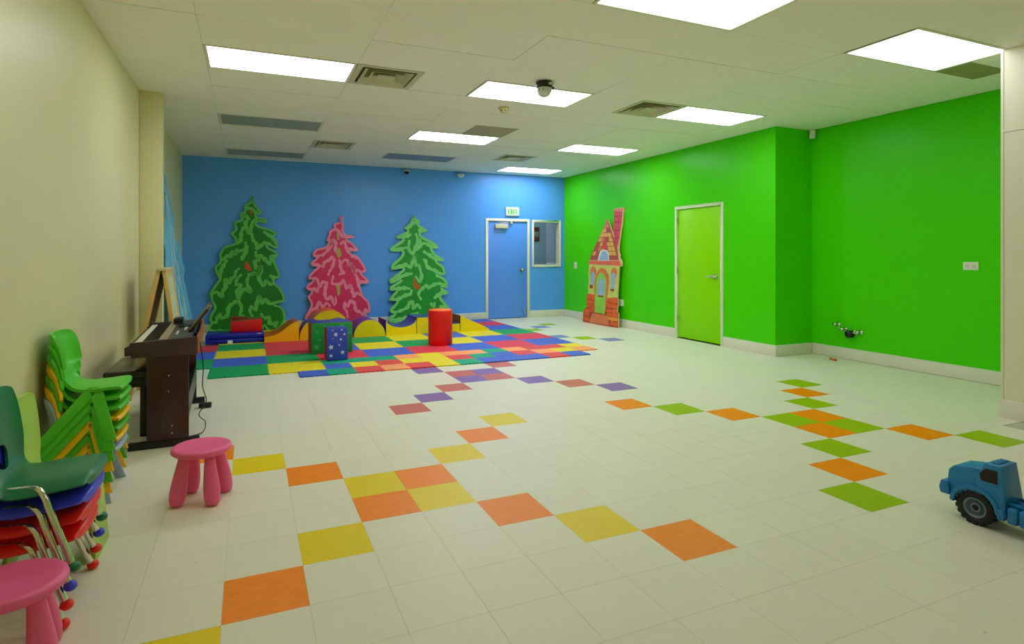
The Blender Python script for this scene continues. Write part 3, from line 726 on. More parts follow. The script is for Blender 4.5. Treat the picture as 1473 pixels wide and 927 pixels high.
# ================================================================== PAINTED PLYWOOD CUTOUTS
ART = {
 'tree_green': {'outline':[[0.219,7.677],[0.293,7.382],[0.393,7.169],[0.567,6.958],[0.717,6.8],[0.642,6.635],[0.417,6.602],[0.492,6.496],[0.893,6.398],[1.004,6.264],[0.893,6.126],[0.567,6.2],[0.442,6.116],[0.591,5.957],[1.144,5.805],[1.551,5.538],[1.372,5.4],[1.575,5.02],[1.59,4.775],[1.422,4.681],[1.194,4.8],[0.992,4.853],[1.143,4.718],[1.523,4.474],[1.574,4.257],[1.395,4.039],[1.496,3.713],[1.648,3.385],[1.699,3.058],[1.673,2.953],[1.393,2.876],[1.469,2.631],[1.697,2.382],[1.926,1.941],[1.925,1.615],[1.695,1.514],[1.365,1.444],[1.644,1.381],[1.899,1.128],[1.99,0.69],[1.922,0.368],[1.692,0.055],[1.387,-0.118],[1.135,-0.186],[0.785,0.25],[0.635,0],[-1.293,0],[-1.493,0.2],[-1.493,0.005],[-1.915,0.078],[-2.055,0.292],[-1.916,0.492],[-1.987,0.754],[-1.871,1.112],[-1.731,1.366],[-1.896,1.735],[-1.92,1.995],[-1.991,2.179],[-1.78,2.512],[-1.546,2.873],[-1.498,2.924],[-1.688,3.398],[-1.713,3.659],[-1.5,3.867],[-1.453,4.13],[-1.501,4.259],[-1.43,4.522],[-1.216,4.786],[-0.784,4.937],[-0.687,5.028],[-0.736,5.267],[-0.905,5.477],[-0.785,5.638],[-0.664,5.8],[-0.761,6.038],[-0.64,6.227],[-0.348,6.314],[-0.421,6.472],[-0.397,6.687],[-0.201,6.8],[-0.225,7.095],[-0.103,7.234],[0.045,7.293],[0.169,7.54]],'strokes':[[[-0.152,7.124],[-0.053,6.993],[0.194,6.92],[0.392,6.764],[0.592,6.688]],[[-0.152,6.748],[-0.299,6.583],[-0.323,6.448],[-0.102,6.508],[-0.004,6.349],[-0.152,6.077],[-0.053,5.757],[0.045,5.544],[0.144,5.814],[0.194,6.084],[0.293,6.302],[0.492,6.361]],[[0.193,5.546],[0.243,5.17],[0.416,4.957],[0.466,4.688],[0.69,4.851],[0.891,5.014],[1.194,4.908]],[[-0.25,5.914],[-0.372,5.538],[-0.396,5.164],[-0.59,4.976],[-0.639,5.268]],[[-0.053,4.846],[-0.102,4.525],[-0.298,4.151],[-0.347,3.992]],[[-0.151,5.059],[-0.151,4.685],[-0.444,4.524],[-0.59,4.577],[-0.687,4.364],[-0.832,4.47],[-0.952,4.205],[-1.12,4.258],[-1.263,4.048],[-1.429,4.022]],[[-1.096,4.047],[-1.262,3.732],[-1.404,3.418],[-1.427,2.999]],[[0.791,5.663],[1.093,5.45],[1.296,5.29],[1.498,4.91]],[[0.391,4.526],[0.416,4.311],[0.54,4.096],[0.64,4.257],[0.89,4.041],[1.141,3.796],[1.243,4.257],[1.497,4.202]],[[0.64,3.988],[0.341,3.935],[0.391,3.667],[0.391,3.452]],[[0.689,3.718],[0.689,3.396],[0.589,3.182],[0.292,3.239],[-0.053,3.19]],[[-0.444,3.543],[-0.638,3.386],[-0.686,3.122],[-0.878,2.967],[-0.974,2.757],[-1.189,2.919],[-1.165,2.446],[-1.307,2.292],[-1.378,1.928],[-1.592,2.247],[-1.873,2.098]],[[-0.346,3.223],[-0.589,2.909],[-0.637,2.645],[-0.395,2.588],[-0.588,2.222],[-0.491,1.876],[-0.322,2.321],[-0.102,2.316],[0.168,2.203],[-0.053,2.634],[0.045,3.112],[0.49,3.213]],[[0.689,3.694],[0.539,3.051],[0.788,2.563],[0.939,2.776],[1.19,2.609],[1.392,2.632]],[[1.14,3.15],[1.292,3.013],[1.596,3.008]],[[-1.916,0.596],[-1.682,0.533],[-1.588,0.789],[-1.447,0.991],[-1.352,0.778],[-1.067,0.923],[-1.02,1.34],[-0.829,1.544],[-0.588,1.694],[-0.443,1.584],[-0.345,1.264],[-0.442,0.898],[-0.199,0.888]],[[0.241,0.764],[0.094,1.088],[0.143,1.352],[0.39,1.184],[0.439,1.555],[0.588,1.925],[0.737,1.545],[0.937,1.754],[1.138,1.479],[1.492,1.575],[1.849,1.618]],[[0.637,0.961],[0.886,0.683],[1.087,0.728],[1.136,0.404],[1.388,0.339],[1.54,0.439],[1.413,0.122]]],'trunk':[[[-0.151,3.884],[-0.078,3.937],[0.144,3.615],[0.193,3.401],[-0.053,3.404],[-0.2,3.565]],[[0.045,6.861],[0.243,6.894],[0.144,6.568]]]},
 'tree_pink': {'outline':[[0.188,6.744],[0.23,6.357],[0.309,6.221],[0.351,5.993],[0.306,5.855],[0.437,5.583],[0.885,5.451],[0.929,5.337],[0.749,5.312],[0.524,5.264],[0.881,4.992],[1.172,4.649],[1.149,4.534],[0.787,4.533],[0.741,4.396],[1.056,4.281],[1.325,3.982],[1.617,3.52],[1.638,3.289],[1.386,3.2],[1.453,3.107],[1.679,2.874],[1.815,2.726],[1.791,2.566],[1.402,2.541],[1.288,2.415],[1.442,1.908],[1.576,1.675],[1.802,1.439],[1.89,1.068],[1.887,0.793],[1.658,0.733],[1.746,0.432],[1.698,0.16],[1.498,0],[-1.652,0],[-1.852,0.322],[-1.914,0.588],[-1.892,0.719],[-1.636,1.238],[-1.593,1.413],[-1.76,1.816],[-1.568,2.12],[-1.821,2.281],[-1.821,2.48],[-1.479,2.806],[-1.713,2.876],[-1.712,3.054],[-1.412,3.405],[-1.197,3.582],[-1.24,3.589],[-1.539,3.659],[-1.559,3.859],[-1.28,4.126],[-1.45,4.26],[-1.449,4.438],[-1.234,4.662],[-0.758,4.799],[-0.56,5.117],[-0.668,5.251],[-0.535,5.524],[-0.556,5.705],[-0.358,5.866],[-0.247,5.914],[-0.246,6.164],[-0.002,6.306],[0.132,6.377]],'strokes':[[[-0.491,5.638],[-0.314,5.799],[-0.094,5.825],[0.038,5.714],[0.258,5.443],[0.525,5.401],[0.795,5.45],[0.884,5.336]],[[-0.537,5.298],[-0.625,5.206],[-0.406,5.163],[-0.54,4.846],[-0.274,5.21],[-0.144,4.984],[-0.191,4.576],[-0.016,4.395]],[[-0.978,4.215],[-0.629,4.575],[-0.32,4.938]],[[-1.45,4.304],[-1.236,4.215],[-0.977,4.304]],[[-1.538,3.748],[-1.282,3.746],[-0.895,3.609],[-0.807,3.855],[-0.545,3.989],[-0.369,4.169],[-0.261,3.943],[-0.374,3.537],[-0.55,3.269],[-0.595,3.045]],[[0.121,4.941],[0.345,5.125],[0.476,4.76],[0.585,4.487],[0.744,4.67],[1.013,4.579],[1.15,4.649]],[[0.74,4.213],[1.055,4.166],[1.325,3.936]],[[0.156,3.759],[0.336,3.986],[0.514,3.985],[0.601,3.711],[0.736,3.756],[0.868,3.481],[0.956,3.251],[1.138,3.386],[1.364,3.246],[1.592,3.336]],[[0.07,4.032],[0.111,3.669],[0.198,3.351],[0.33,3.213],[0.019,3.126]],[[-1.691,2.92],[-1.415,2.916],[-1.244,2.869],[-1.075,2.42],[-0.901,2.684],[-0.685,2.591],[-0.773,2.279],[-0.776,1.832],[-0.604,1.649],[-0.429,1.823],[-0.301,1.37],[-0.169,1.411],[-0.167,1.815]],[[-1.758,2.258],[-1.418,2.294],[-1.248,2.112],[-1.161,2.422]],[[-0.289,3.078],[-0.38,2.63],[-0.117,2.535],[0.147,2.574],[0.282,2.753],[0.5,2.295],[0.725,2.427],[0.855,1.923],[0.943,1.739],[1.08,2.008],[1.44,1.725]],[[0.956,3.198],[1.133,2.83],[1.174,2.326]],[[-1.85,0.673],[-1.51,1.057],[-1.296,1.137],[-1.123,1.486],[-0.91,1.212],[-0.692,1.428],[-0.477,1.197]],[[0.53,0.484],[0.488,0.847],[0.335,1.124],[0.36,1.394],[0.536,1.207],[0.717,1.518],[0.939,1.329],[1.026,0.917],[1.295,0.816],[1.52,0.624],[1.569,0.988],[1.796,0.797]],[[0.512,3.75],[0.779,3.611],[0.867,3.382],[1.046,3.151]],[[1.268,2.69],[1.54,2.639],[1.768,2.635]]],'trunk':[[[-0.162,2.49],[0.102,2.485],[0.098,1.943],[-0.035,1.812]],[[-0.095,5.621],[0.038,5.623],[0.079,5.213],[-0.054,5.212]],[[-0.101,4.758],[0.075,4.713],[0.205,4.304],[0.026,4.077],[-0.105,4.304]]]},
 'tree_light': {'outline':[[-0.114,6.866],[0.069,6.607],[0.29,6.491],[0.287,6.323],[0.237,6.249],[0.753,5.921],[0.801,5.801],[0.327,5.687],[0.596,5.411],[1.192,5.127],[1.49,4.838],[1.386,4.692],[1.085,4.763],[1.33,4.352],[1.832,4.06],[1.778,3.89],[1.399,3.906],[1.724,3.671],[1.923,3.426],[1.916,2.989],[1.309,3.084],[1.761,2.894],[2.062,2.59],[2.108,2.297],[2.003,2.144],[1.699,2.209],[1.9,2.059],[2.126,1.884],[2.047,1.74],[1.664,1.668],[1.736,1.434],[1.985,1.136],[2.235,0.837],[2.229,0.498],[2.017,0.023],[1.817,0],[-1.312,0],[-1.562,-0.003],[-1.77,0.262],[-1.65,0.512],[-1.412,0.619],[-1.67,0.745],[-1.644,0.977],[-1.26,1.384],[-1.686,1.444],[-1.707,1.584],[-1.491,1.858],[-1.275,2.087],[-1.584,2.047],[-1.7,2.237],[-1.532,2.42],[-1.004,2.715],[-1.531,2.514],[-1.695,2.61],[-1.669,2.797],[-1.286,3.072],[-0.9,3.35],[-0.899,3.445],[-1.52,3.38],[-1.589,3.553],[-1.468,3.787],[-0.985,4.209],[-0.909,4.517],[-1.554,4.515],[-1.646,4.703],[-1.454,4.869],[-0.826,5.3],[-1.21,5.343],[-1.232,5.485],[-1.063,5.558],[-0.529,5.828],[-0.721,5.944],[-0.72,6.039],[-0.376,6.309]],'strokes':[[[-0.672,5.968],[-0.428,6.068],[-0.18,6.313],[0.066,6.366],[0.265,6.467]],[[0.157,5.887],[0.455,5.94],[0.752,5.848]],[[-1.161,5.415],[-0.873,5.418],[-0.533,5.494],[-0.288,5.64]],[[-0.391,5.257],[-0.447,4.684],[-0.208,4.399],[-0.006,4.782],[0.148,5.262],[0.007,5.692]],[[0.199,5.359],[0.341,4.976],[0.04,4.591]],[[-1.552,4.633],[-1.171,4.634],[-0.543,4.779]],[[0.442,5.073],[0.788,4.979],[1.187,4.836],[1.438,4.789]],[[0.483,4.544],[0.878,4.303],[1.275,4.061],[1.78,3.963]],[[-1.519,3.505],[-1.185,3.549],[-0.703,3.687],[-0.366,3.543],[-0.216,3.827],[-0.064,4.208],[0.025,3.539]],[[0.475,3.967],[0.623,3.967],[0.766,3.533],[1.262,3.288],[1.764,3.039]],[[-1.624,2.656],[-1.194,2.836],[-0.615,3.063],[-0.226,3.106]],[[-1.629,2.189],[-1.202,2.179],[-0.771,2.216],[-0.385,2.16]],[[-1.637,1.535],[-1.211,1.523],[-0.729,1.744],[-0.39,1.829],[-0.289,2.11]],[[-1.6,0.742],[-1.125,0.771],[-0.595,0.986],[-0.446,1.264],[-0.251,1.305],[-0.16,0.923],[0.088,1.151],[0.28,0.86]],[[0.337,1.429],[0.147,1.815],[0.397,2.142],[0.648,2.328],[0.845,2.228],[1.248,2.411],[1.652,2.452],[2.007,2.348]],[[1.183,1.499],[1.336,1.639],[1.745,1.917],[2.05,1.91]],[[0.929,1.219],[1.125,1.021],[1.229,1.257]],[[1.526,0.959],[1.982,0.943]],[[-1.652,0.28],[-1.227,0.261],[-0.748,0.334],[-0.263,0.502],[0.129,0.628]],[[0.175,3.722],[0.361,3.003],[0.257,2.622],[-0.033,2.96]]],'trunk':[[[-0.157,2.82],[-0.035,2.818],[0.009,2.484],[0.253,2.384],[0.249,2.098],[-0.044,2.152],[-0.188,2.345]]]},
 'tree_blue': {'outline':[[1.088,7.806],[1.402,7.482],[1.448,6.901],[1.839,6.566],[2.185,6.065],[1.657,5.514],[1.759,5.071],[2.806,4.942],[3.237,4.161],[3.731,3.674],[2.837,3.306],[3.376,2.567],[3.66,1.904],[4.06,1.295],[4.3,0.6],[3.9,0],[-3,0],[-3.9,1.2],[-3.468,2.15],[-2.57,3.83],[-1.883,4.462],[-1.886,4.915],[-0.495,5.834],[0.225,6.647],[0.81,7.342]]},
 'house': {'outline':[[1.989,6.597],[2.486,5.782],[2.597,5.8],[2.59,7.132],[2.618,7.196],[3.459,7.201],[3.478,6.922],[3.386,6.885],[3.395,6.285],[3.325,5.902],[3.262,5.433],[3.178,4.963],[3.173,4.576],[3.341,4.276],[3.283,4.191],[3.524,3.937],[3.509,3.681],[3.3,3.669],[3.273,3.659],[3.251,2.431],[3.246,1.794],[3.32,1.446],[3.269,1.16],[3.251,0.9],[3.395,0.865],[3.443,-0.019],[0.001,0.028],[0.003,0.538],[0.062,0.848],[0.34,0.997],[0.276,1.828],[0.396,1.861],[0.357,3.758],[0.284,3.859],[0.315,3.763],[0.301,3.947],[0.442,4.04],[0.461,4.27],[0.674,4.361]],'chimney':[[2.597,5.8],[2.59,7.132],[3.368,7.143],[3.354,6.887],[3.318,6.288],[3.261,5.905],[3.197,5.435],[3.101,4.964],[3.048,4.792],[2.918,4.794]],'chimney_cap':[[2.596,7.045],[2.62,7.174],[3.397,7.184],[3.4,6.948]],'line0':[[2.651,6.735],[3.3,6.731],[3.303,6.688],[2.654,6.692]],'line1':[[2.657,6.364],[3.261,6.368],[3.264,6.325],[2.66,6.32]],'line2':[[2.671,5.884],[3.23,5.897],[3.233,5.846],[2.675,5.832]],'line3':[[2.685,5.405],[3.198,5.426],[3.201,5.374],[2.688,5.353]],'roof':[[1.989,6.597],[3.048,4.792],[3.229,4.04],[0.444,4.017],[0.496,4.293]],'gable':[[1.859,5.56],[2.159,4.714],[1.504,4.719]],'eave':[[0.336,3.971],[3.296,3.998],[3.475,3.723],[0.352,3.764]],'body':[[0.357,3.758],[3.288,3.649],[3.26,1.795],[2.246,1.704],[2.166,0.732],[1.166,0.716],[1.081,1.852],[0.396,1.861]],'dormer':[[1.24,4.001],[1.326,4.272],[1.479,4.585],[1.784,4.695],[2.131,4.626],[2.316,4.405],[2.346,3.989]],'dormer_glass':[[1.38,4.025],[1.465,4.294],[1.587,4.54],[1.825,4.606],[2.104,4.538],[2.218,4.362],[2.242,4.032]],'arch':[[1.166,0.716],[1.027,2.571],[1.144,3.123],[1.43,3.477],[1.733,3.557],[2.083,3.443],[2.368,3.111],[2.44,2.632],[2.357,1.712],[2.166,0.732]],'door':[[1.203,0.744],[1.184,2.577],[1.272,2.978],[1.564,3.234],[1.834,3.217],[2.118,2.958],[2.183,2.572],[2.168,0.708]],'door_window':[[1.395,1.846],[1.376,2.635],[1.59,2.89],[1.861,2.851],[2.033,2.565],[2.011,1.835]],'door_window_sill':[[1.436,1.824],[1.974,1.823],[1.981,1.726],[1.482,1.728]],'lwin_arch':[[0.497,3.204],[0.595,3.51],[0.785,3.664],[1.031,3.568],[1.172,3.273],[0.997,2.969],[0.597,2.955]],'lwin':[[0.635,2.453],[0.598,3.157],[0.773,3.287],[0.98,3.193],[1.018,2.471]],'lsill':[[0.555,2.449],[0.876,2.454],[0.878,2.214],[0.572,2.224]],'rwin_arch':[[2.546,3.213],[2.635,3.503],[2.809,3.626],[3.069,3.513],[3.16,3.23],[3.034,2.989],[2.596,3.022]],'rwin':[[2.632,2.304],[2.621,3.191],[2.796,3.292],[2.983,3.202],[3.01,2.3]],'rsill':[[2.61,2.303],[2.938,2.296],[2.935,2.139],[2.621,2.151]],'step':[[0.931,0.671],[2.434,0.636],[2.624,0.056],[0.657,0.045]],'plank':[[2.438,0.588],[3.38,0.583],[3.394,0.373],[2.49,0.377]],'bricks':[[[0.316,1.831],[0.683,1.825],[0.704,1.556],[0.337,1.559]],[[0.721,1.855],[1.081,1.85],[1.107,1.508],[0.747,1.511]],[[0.344,1.478],[0.87,1.475],[0.891,1.207],[0.365,1.207]],[[0.911,1.467],[1.11,1.466],[1.132,1.174],[0.933,1.174]],[[0.369,1.151],[0.694,1.152],[0.705,1.007],[0.38,1.006]],[[0.732,1.179],[1.092,1.179],[1.121,0.79],[0.762,0.786]],[[0.099,0.902],[0.592,0.906],[0.626,0.462],[0.134,0.453]],[[0.631,0.92],[1.032,0.923],[1.046,0.731],[0.646,0.726]],[[0.058,0.365],[0.632,0.376],[0.651,0.133],[0.077,0.117]],[[2.318,1.733],[2.673,1.729],[2.69,1.496],[2.335,1.498]],[[2.702,1.734],[3.25,1.728],[3.271,1.428],[2.724,1.43]],[[2.302,1.443],[2.488,1.442],[2.511,1.113],[2.326,1.112]],[[2.525,1.435],[2.635,1.434],[2.659,1.106],[2.549,1.106]],[[2.669,1.374],[3.254,1.372],[3.27,1.142],[2.686,1.141]],[[2.294,1.032],[2.846,1.035],[2.859,0.851],[2.308,0.846]],[[2.878,1.104],[3.223,1.105],[3.242,0.829],[2.897,0.826]],[[2.349,0.796],[2.79,0.801],[2.802,0.64],[2.36,0.634]],[[2.826,0.815],[3.363,0.82],[3.377,0.615],[2.84,0.607]],[[2.713,0.352],[3.003,0.358],[3.02,0.105],[2.731,0.096]],[[3.042,0.314],[3.398,0.322],[3.417,0.048],[3.061,0.037]]]},
 'house_frame': {'o':[17.23,21.7,0],'ux':[0.093,-0.996,0],'uz':[0.059,0.005,0.998]}}

def board(name, label, cat, o, ux, uz):
    ux = Vector(ux).normalized(); uz = Vector(uz); uz = (uz - ux * uz.dot(ux)).normalized(); n = uz.cross(ux)
    t = thing(name, label, cat)
    M = Matrix((ux, n, uz)).transposed().to_4x4(); M.translation = Vector(o) * U
    t.matrix_world = M
    return t
def ribbon(mb, pts, w, y, closed=False, sub=4, taper=True, inset=0):
    if closed:
        a = sum(p[0] * q[1] - q[0] * p[1] for p, q in zip(pts, pts[1:] + pts[:1]))
        sgn = 1 if a > 0 else -1
    L = smooth_line(pts, sub, closed)
    n = len(L); vs = []
    for i, p in enumerate(L):
        if closed: a, b = L[i - 1], L[(i + 1) % n]
        else: a, b = L[max(i - 1, 0)], L[min(i + 1, n - 1)]
        dx, dy = b[0] - a[0], b[1] - a[1]; d = math.hypot(dx, dy) or 1
        nx, ny = -dy / d, dx / d
        if closed:
            vs += [(p[0], y, p[1]), (p[0] + nx * sgn * w, y, p[1] + ny * sgn * w)]
        else:
            k = i / (n - 1)
            ww = w * (.55 + .45 * math.sin(math.pi * k)) * (1 + .25 * math.sin(i * 1.7)) / 2
            vs += [(p[0] + nx * ww, y, p[1] + ny * ww), (p[0] - nx * ww, y, p[1] - ny * ww)]
    fs = []
    for i in range(n if closed else n - 1):
        j = (i + 1) % n
        fs.append((2 * i, 2 * i + 1, 2 * j + 1, 2 * j))
    mb.add(vs, fs)
ply = mat('plywood edge', (150, 118, 70), 0.7, var=0.1, scale=20)
def tree(key, name, label, o, ux, uz, dark, light, trunk, rimw, strokew, var=.12):
    t = board(name, label, 'tree cutout', o, ux, uz)
    a = ART[key]
    ol = smooth_line(a['outline'], 3, True)
    MB().prism(ol, .0, .05).build('plywood_board', dark, t)
    rim = MB(); ribbon(rim, a['outline'], rimw, -.003, True, 3)
    rim.build('painted_rim', light, t)
    s = MB()
    for p in a.get('strokes', []): ribbon(s, p, strokew, -.006)
    if a.get('strokes'): s.build('painted_needles', light, t)
    for p in a.get('trunk', []):
        MB().prism(p, -.009, -.007).build('painted_trunk', trunk, t)
    return t
tree('tree_green', 'tree_cutout', 'tall dark green painted plywood tree behind the red box and blue mat', (-2.7, 25.1, .05), (1, 0, 0), (0, .28, 7.6),
     mat('tree dark green', (4, 124, 10), .5, var=.16, scale=3), mat('tree leaf green', (96, 196, 84), .5, var=.08, scale=6), mat('tree brown', (196, 92, 10), .5, var=.1), .12, .22)
tree('tree_pink', 'tree_cutout', 'pink painted plywood tree in the middle of the three', (2.3, 25.1, .05), (1, 0, 0), (0, .28, 6.8),
     mat('tree crimson', (226, 34, 96), .5, var=.1, scale=3), mat('tree pale pink', (250, 134, 166), .5, var=.06, scale=6), mat('tree olive', (196, 164, 84), .5, var=.1), .12, .2)
tree('tree_light', 'tree_cutout', 'light green painted plywood tree behind the scooped foam block', (7.1, 25.1, .05), (1, 0, 0), (0, .28, 6.8),
     mat('tree mid green', (10, 150, 44), .5, var=.16, scale=3), mat('tree mint', (122, 214, 116), .5, var=.08, scale=6), mat('tree brown', (170, 84, 16), .5, var=.1), .17, .24)
# pale blue tree on the left wall, with loose brush streaks
bt_ = thing
bo = ART['tree_blue']['outline']
t = board('tree_cutout', 'pale blue painted plywood tree leaning on the left wall behind the easel', 'tree cutout', (-4.95, 16, .02), (0, 1, 0), (-.97, 0, 7.8))
MB().prism(smooth_line(bo, 3, True), 0, .05).build('plywood_board', mat('tree sky blue', (110, 190, 236), .5, var=.1, scale=3), t)
rs = random.Random(3)
def streaks(n, w):
    s = MB()
    for k in range(n):
        z = rs.uniform(.3, 6.9); hw = (7.6 - z) * .40
        x = .45 + rs.uniform(-1, 1) * hw * .8
        l = rs.uniform(.4, .9); dx = (x - .5) * .10 + rs.uniform(-.05, .05)
        ribbon(s, [(x, z + l / 2), (x + dx * .6, z), (x + dx * 1.6, z - l / 2)], w * rs.uniform(.6, 1.3), -.004 - k * 1e-5)
    return s
streaks(110, .2).build('painted_needles', mat('tree ice blue', (176, 226, 244), .5, var=.06), t)
streaks(60, .16).build('painted_dark_needles', mat('tree deep blue', (64, 146, 214), .5, var=.06), t)  # darker blue brush strokes among the pale ones
for p in ([(.45, 4.1), (.6, 3.9), (.7, 3.4), (.5, 3.6)],): MB().prism(p, -.009, -.007).build('painted_trunk', mat('tree grey brown', (120, 112, 100), .5), t)

hf = ART['house_frame']; hh = ART['house']
t = board('house_cutout', 'painted plywood house with red chimney and orange bricks leaning on the green wall', 'house cutout', hf['o'], hf['ux'], hf['uz'])
MB().prism(hh['outline'], 0, .09).build('plywood_board', mat('house board edge', (226, 190, 140), .6, var=.05), t)
hm = {k: mat('house ' + k, c, .5, var=.1, scale=5) for k, c in dict(chimney=(206, 70, 84), cap=(222, 120, 104), line=(150, 40, 50), roof=(176, 84, 62), gable=(206, 72, 60), eave=(228, 104, 72), body=(196, 206, 92), trim=(216, 120, 68),
      glass=(150, 178, 196), door=(140, 206, 62), orange=(226, 98, 30), step=(214, 120, 70), plank=(232, 150, 46), dark=(170, 64, 24), ochre=(218, 172, 74), salmon=(214, 122, 84), pale=(206, 216, 214)).items()}
lay = 0
def paint(key, m, lv, name=None):
    MB().prism(hh[key], -.004 * lv, -.004 * lv + .004).build(name or 'painted_' + key, hm[m], t)
paint('chimney', 'chimney', 1); paint('chimney_cap', 'cap', 2, 'painted_cap')
for i in range(4): paint('line%d' % i, 'line', 2, 'painted_course')
paint('body', 'body', 1, 'painted_wall'); paint('roof', 'roof', 2)
apex, r1, r2, l2, l1 = hh['roof']
rnd = random.Random(5)
NR = 9
for i in range(NR):
    t0, t1 = (i + .08) / NR, (i + .9) / NR
    def edge(tt):
        return (apex[0] + (l2[0] - apex[0]) * tt, apex[0] + (r2[0] - apex[0]) * tt * .93, apex[1] + (l2[1] - apex[1]) * tt)
    xa0, xb0, za = edge(t0); xa1, xb1, zb = edge(t1)
    n = max(1, int(1 + i * .9))
    for k in range(n):
        a, b = (k + .06) / n, (k + .94) / n
        q = [(xa1 + (xb1 - xa1) * a, zb), (xa1 + (xb1 - xa1) * b, zb), (xa0 + (xb0 - xa0) * b, za), (xa0 + (xb0 - xa0) * a, za)]
        MB().prism(q, -.013, -.009).build('painted_shingle', hm[rnd.choice(['ochre', 'ochre', 'salmon', 'roof']) if i < 8 else 'roof'], t)
paint('gable', 'gable', 4); paint('eave', 'eave', 4)
paint('dormer', 'pale', 5); paint('dormer_glass', 'glass', 6)
for k in ('lwin_arch', 'rwin_arch'): paint(k, 'trim', 2, 'painted_window_arch')
for k in ('lwin', 'rwin'): paint(k, 'glass', 3, 'painted_window')
for k in ('lsill', 'rsill'): paint(k, 'dark', 4, 'painted_sill')
base_or = [p for p in hh['bricks']]
lo = [hh['outline'][k] for k in range(len(hh['outline']))]
for i, b in enumerate(hh['bricks']): MB().prism(b, -.008, -.004).build('painted_brick', hm['orange'], t)
zmin = min(p[1] for p in lo)
# mortar coloured ground behind the bricks
xs = [p[0] for b in hh['bricks'] for p in b]; 
def poly_between(keys): return keys
wl = [p for p in lo if p[1] < hh['body'][6][1] + .05]
MB().prism(wl, -.003, 0).build('painted_brick_wall', hm['dark'], t)
paint('step', 'step', 3); paint('plank', 'plank', 3)
paint('arch', 'trim', 4, 'painted_arch'); paint('door', 'door', 5, 'painted_door'); paint('door_window', 'glass', 6, 'painted_door_window'); paint('door_window_sill', 'dark', 7, 'painted_sill')

# ================================================================== CHILD SIZE FURNITURE AND TOYS
def shell(prof, thick, nu=16, hole=None, sub=5):
    """seat-and-back shell: prof rows of (x, z, half width, edge drop, edge forward)"""
    rows = smooth_line(prof, sub)
    n = len(rows)
    bm = bmesh.new(); grid = []
    for i, (x, z, w, dr, fw) in enumerate(rows):
        line = []
        for k in range(nu + 1):
            tt = -1 + 2 * k / nu
            s = abs(tt) ** 4
            line.append(bm.verts.new(((x + fw * s) * U, tt * w * U, (z - dr * s) * U)))
        grid.append(line)
    for i in range(n - 1):
        for k in range(nu):
            if hole:
                zc, zh, yh = hole
                zm = (rows[i][1] + rows[i + 1][1]) / 2
                ym = (-1 + 2 * (k + .5) / nu) * rows[i][2]
                if rows[i][0] < -.7 and ((zm - zc) / zh) ** 2 + (ym / yh) ** 2 < 1: continue
            bm.faces.new((grid[i][k], grid[i][k + 1], grid[i + 1][k + 1], grid[i + 1][k]))
    if hole:
        hv = [v for v in bm.verts if v.is_boundary and abs(v.co.y) < (hole[2] + .06) * U and abs(v.co.z - hole[0] * U) < (hole[1] + .06) * U]
        for it in range(8):
            new = {}
            for v in hv:
                nb = [e.other_vert(v) for e in v.link_edges if e.is_boundary]
                if len(nb) == 2: new[v] = v.co * .5 + (nb[0].co + nb[1].co) * .25
            for v, c in new.items(): v.co = c
        bmesh.ops.delete(bm, geom=[v for v in bm.verts if not v.link_faces], context='VERTS')
    bmesh.ops.recalc_face_normals(bm, faces=bm.faces)
    bmesh.ops.solidify(bm, geom=bm.faces[:], thickness=-thick * U)
    bmesh.ops.recalc_face_normals(bm, faces=bm.faces)
    for f in bm.faces: f.smooth = True
    me = bpy.data.meshes.new('shell'); bm.to_mesh(me); bm.free()
    try: me.set_sharp_from_angle(angle=R(50))
    except Exception: pass
    return me
def meshobj(name, me, m, parent):
    o = bpy.data.objects.new(name, me); COL.objects.link(o); o.parent = parent
    me.materials.clear(); me.materials.append(m); return o

# ---- stacked school chairs with chrome legs; local origin on the floor below the front feet, facing +x
chrome_leg = mat('chrome leg', (225, 225, 215), 0.1, 1.0)
def school_chair(label, m, capm, loc, rz=0):
    t = thing('stacking_chair', label, 'chair', loc, rz, 'stacked school chairs with chrome legs')
    me = shell([(.16, .93, .42, .03, -.06), (.15, 1.01, .50, .06, -.05), (.05, 1.06, .56, .10, 0), (-.3, 1.05, .59, .13, 0), (-.62, 1.03, .59, .13, 0), (-.78, 1.05, .57, .09, .02), (-.86, 1.13, .52, .04, .05), (-.89, 1.25, .50, 0, .08), (-.91, 1.45, .50, 0, .09), (-.95, 1.76, .51, 0, .08), (-.98, 2.0, .49, .03, .06), (-.99, 2.06, .45, .04, .04)], .032, 44, (1.24, .15, .19), 10)
    meshobj('seat_shell', me, m, t)
    for s in (-1, 1):
        lg = MB().tube(smooth_line([(.0, s * .70, .06), (-.12, s * .655, .38), (-.24, s * .61, .70), (-.31, s * .575, .88), (-.37, s * .53, .945), (-.46, s * .46, .955), (-.56, s * .44, .955)], 4), .038, 12).build('front_leg', chrome_leg, t)
        MB().ball((.01, s * .705, .06), .072, 1, 1, .85, 14, 8).build('foot_cap', capm, lg)
        lg = MB().tube(smooth_line([(-1.2, s * .68, .06), (-1.08, s * .62, .4), (-.98, s * .56, .74), (-.92, s * .5, .9), (-.84, s * .45, .955), (-.7, s * .44, .955), (-.56, s * .44, .955)], 4), .038, 12).build('rear_leg', chrome_leg, t)
        MB().ball((-1.21, s * .685, .06), .072, 1, 1, .85, 14, 8).build('foot_cap', capm, lg)
    MB().tube([(-.6, -.44, .955), (-.6, .44, .955)], .03, 10).build('cross_bar', chrome_leg, t)
    return t
sc = {'red': (242, 36, 16), 'blue': (58, 72, 240), 'green': (8, 118, 72)}
scm = {k: mat('school chair ' + k, v, 0.36, bump=.03, bscale=120) for k, v in sc.items()}
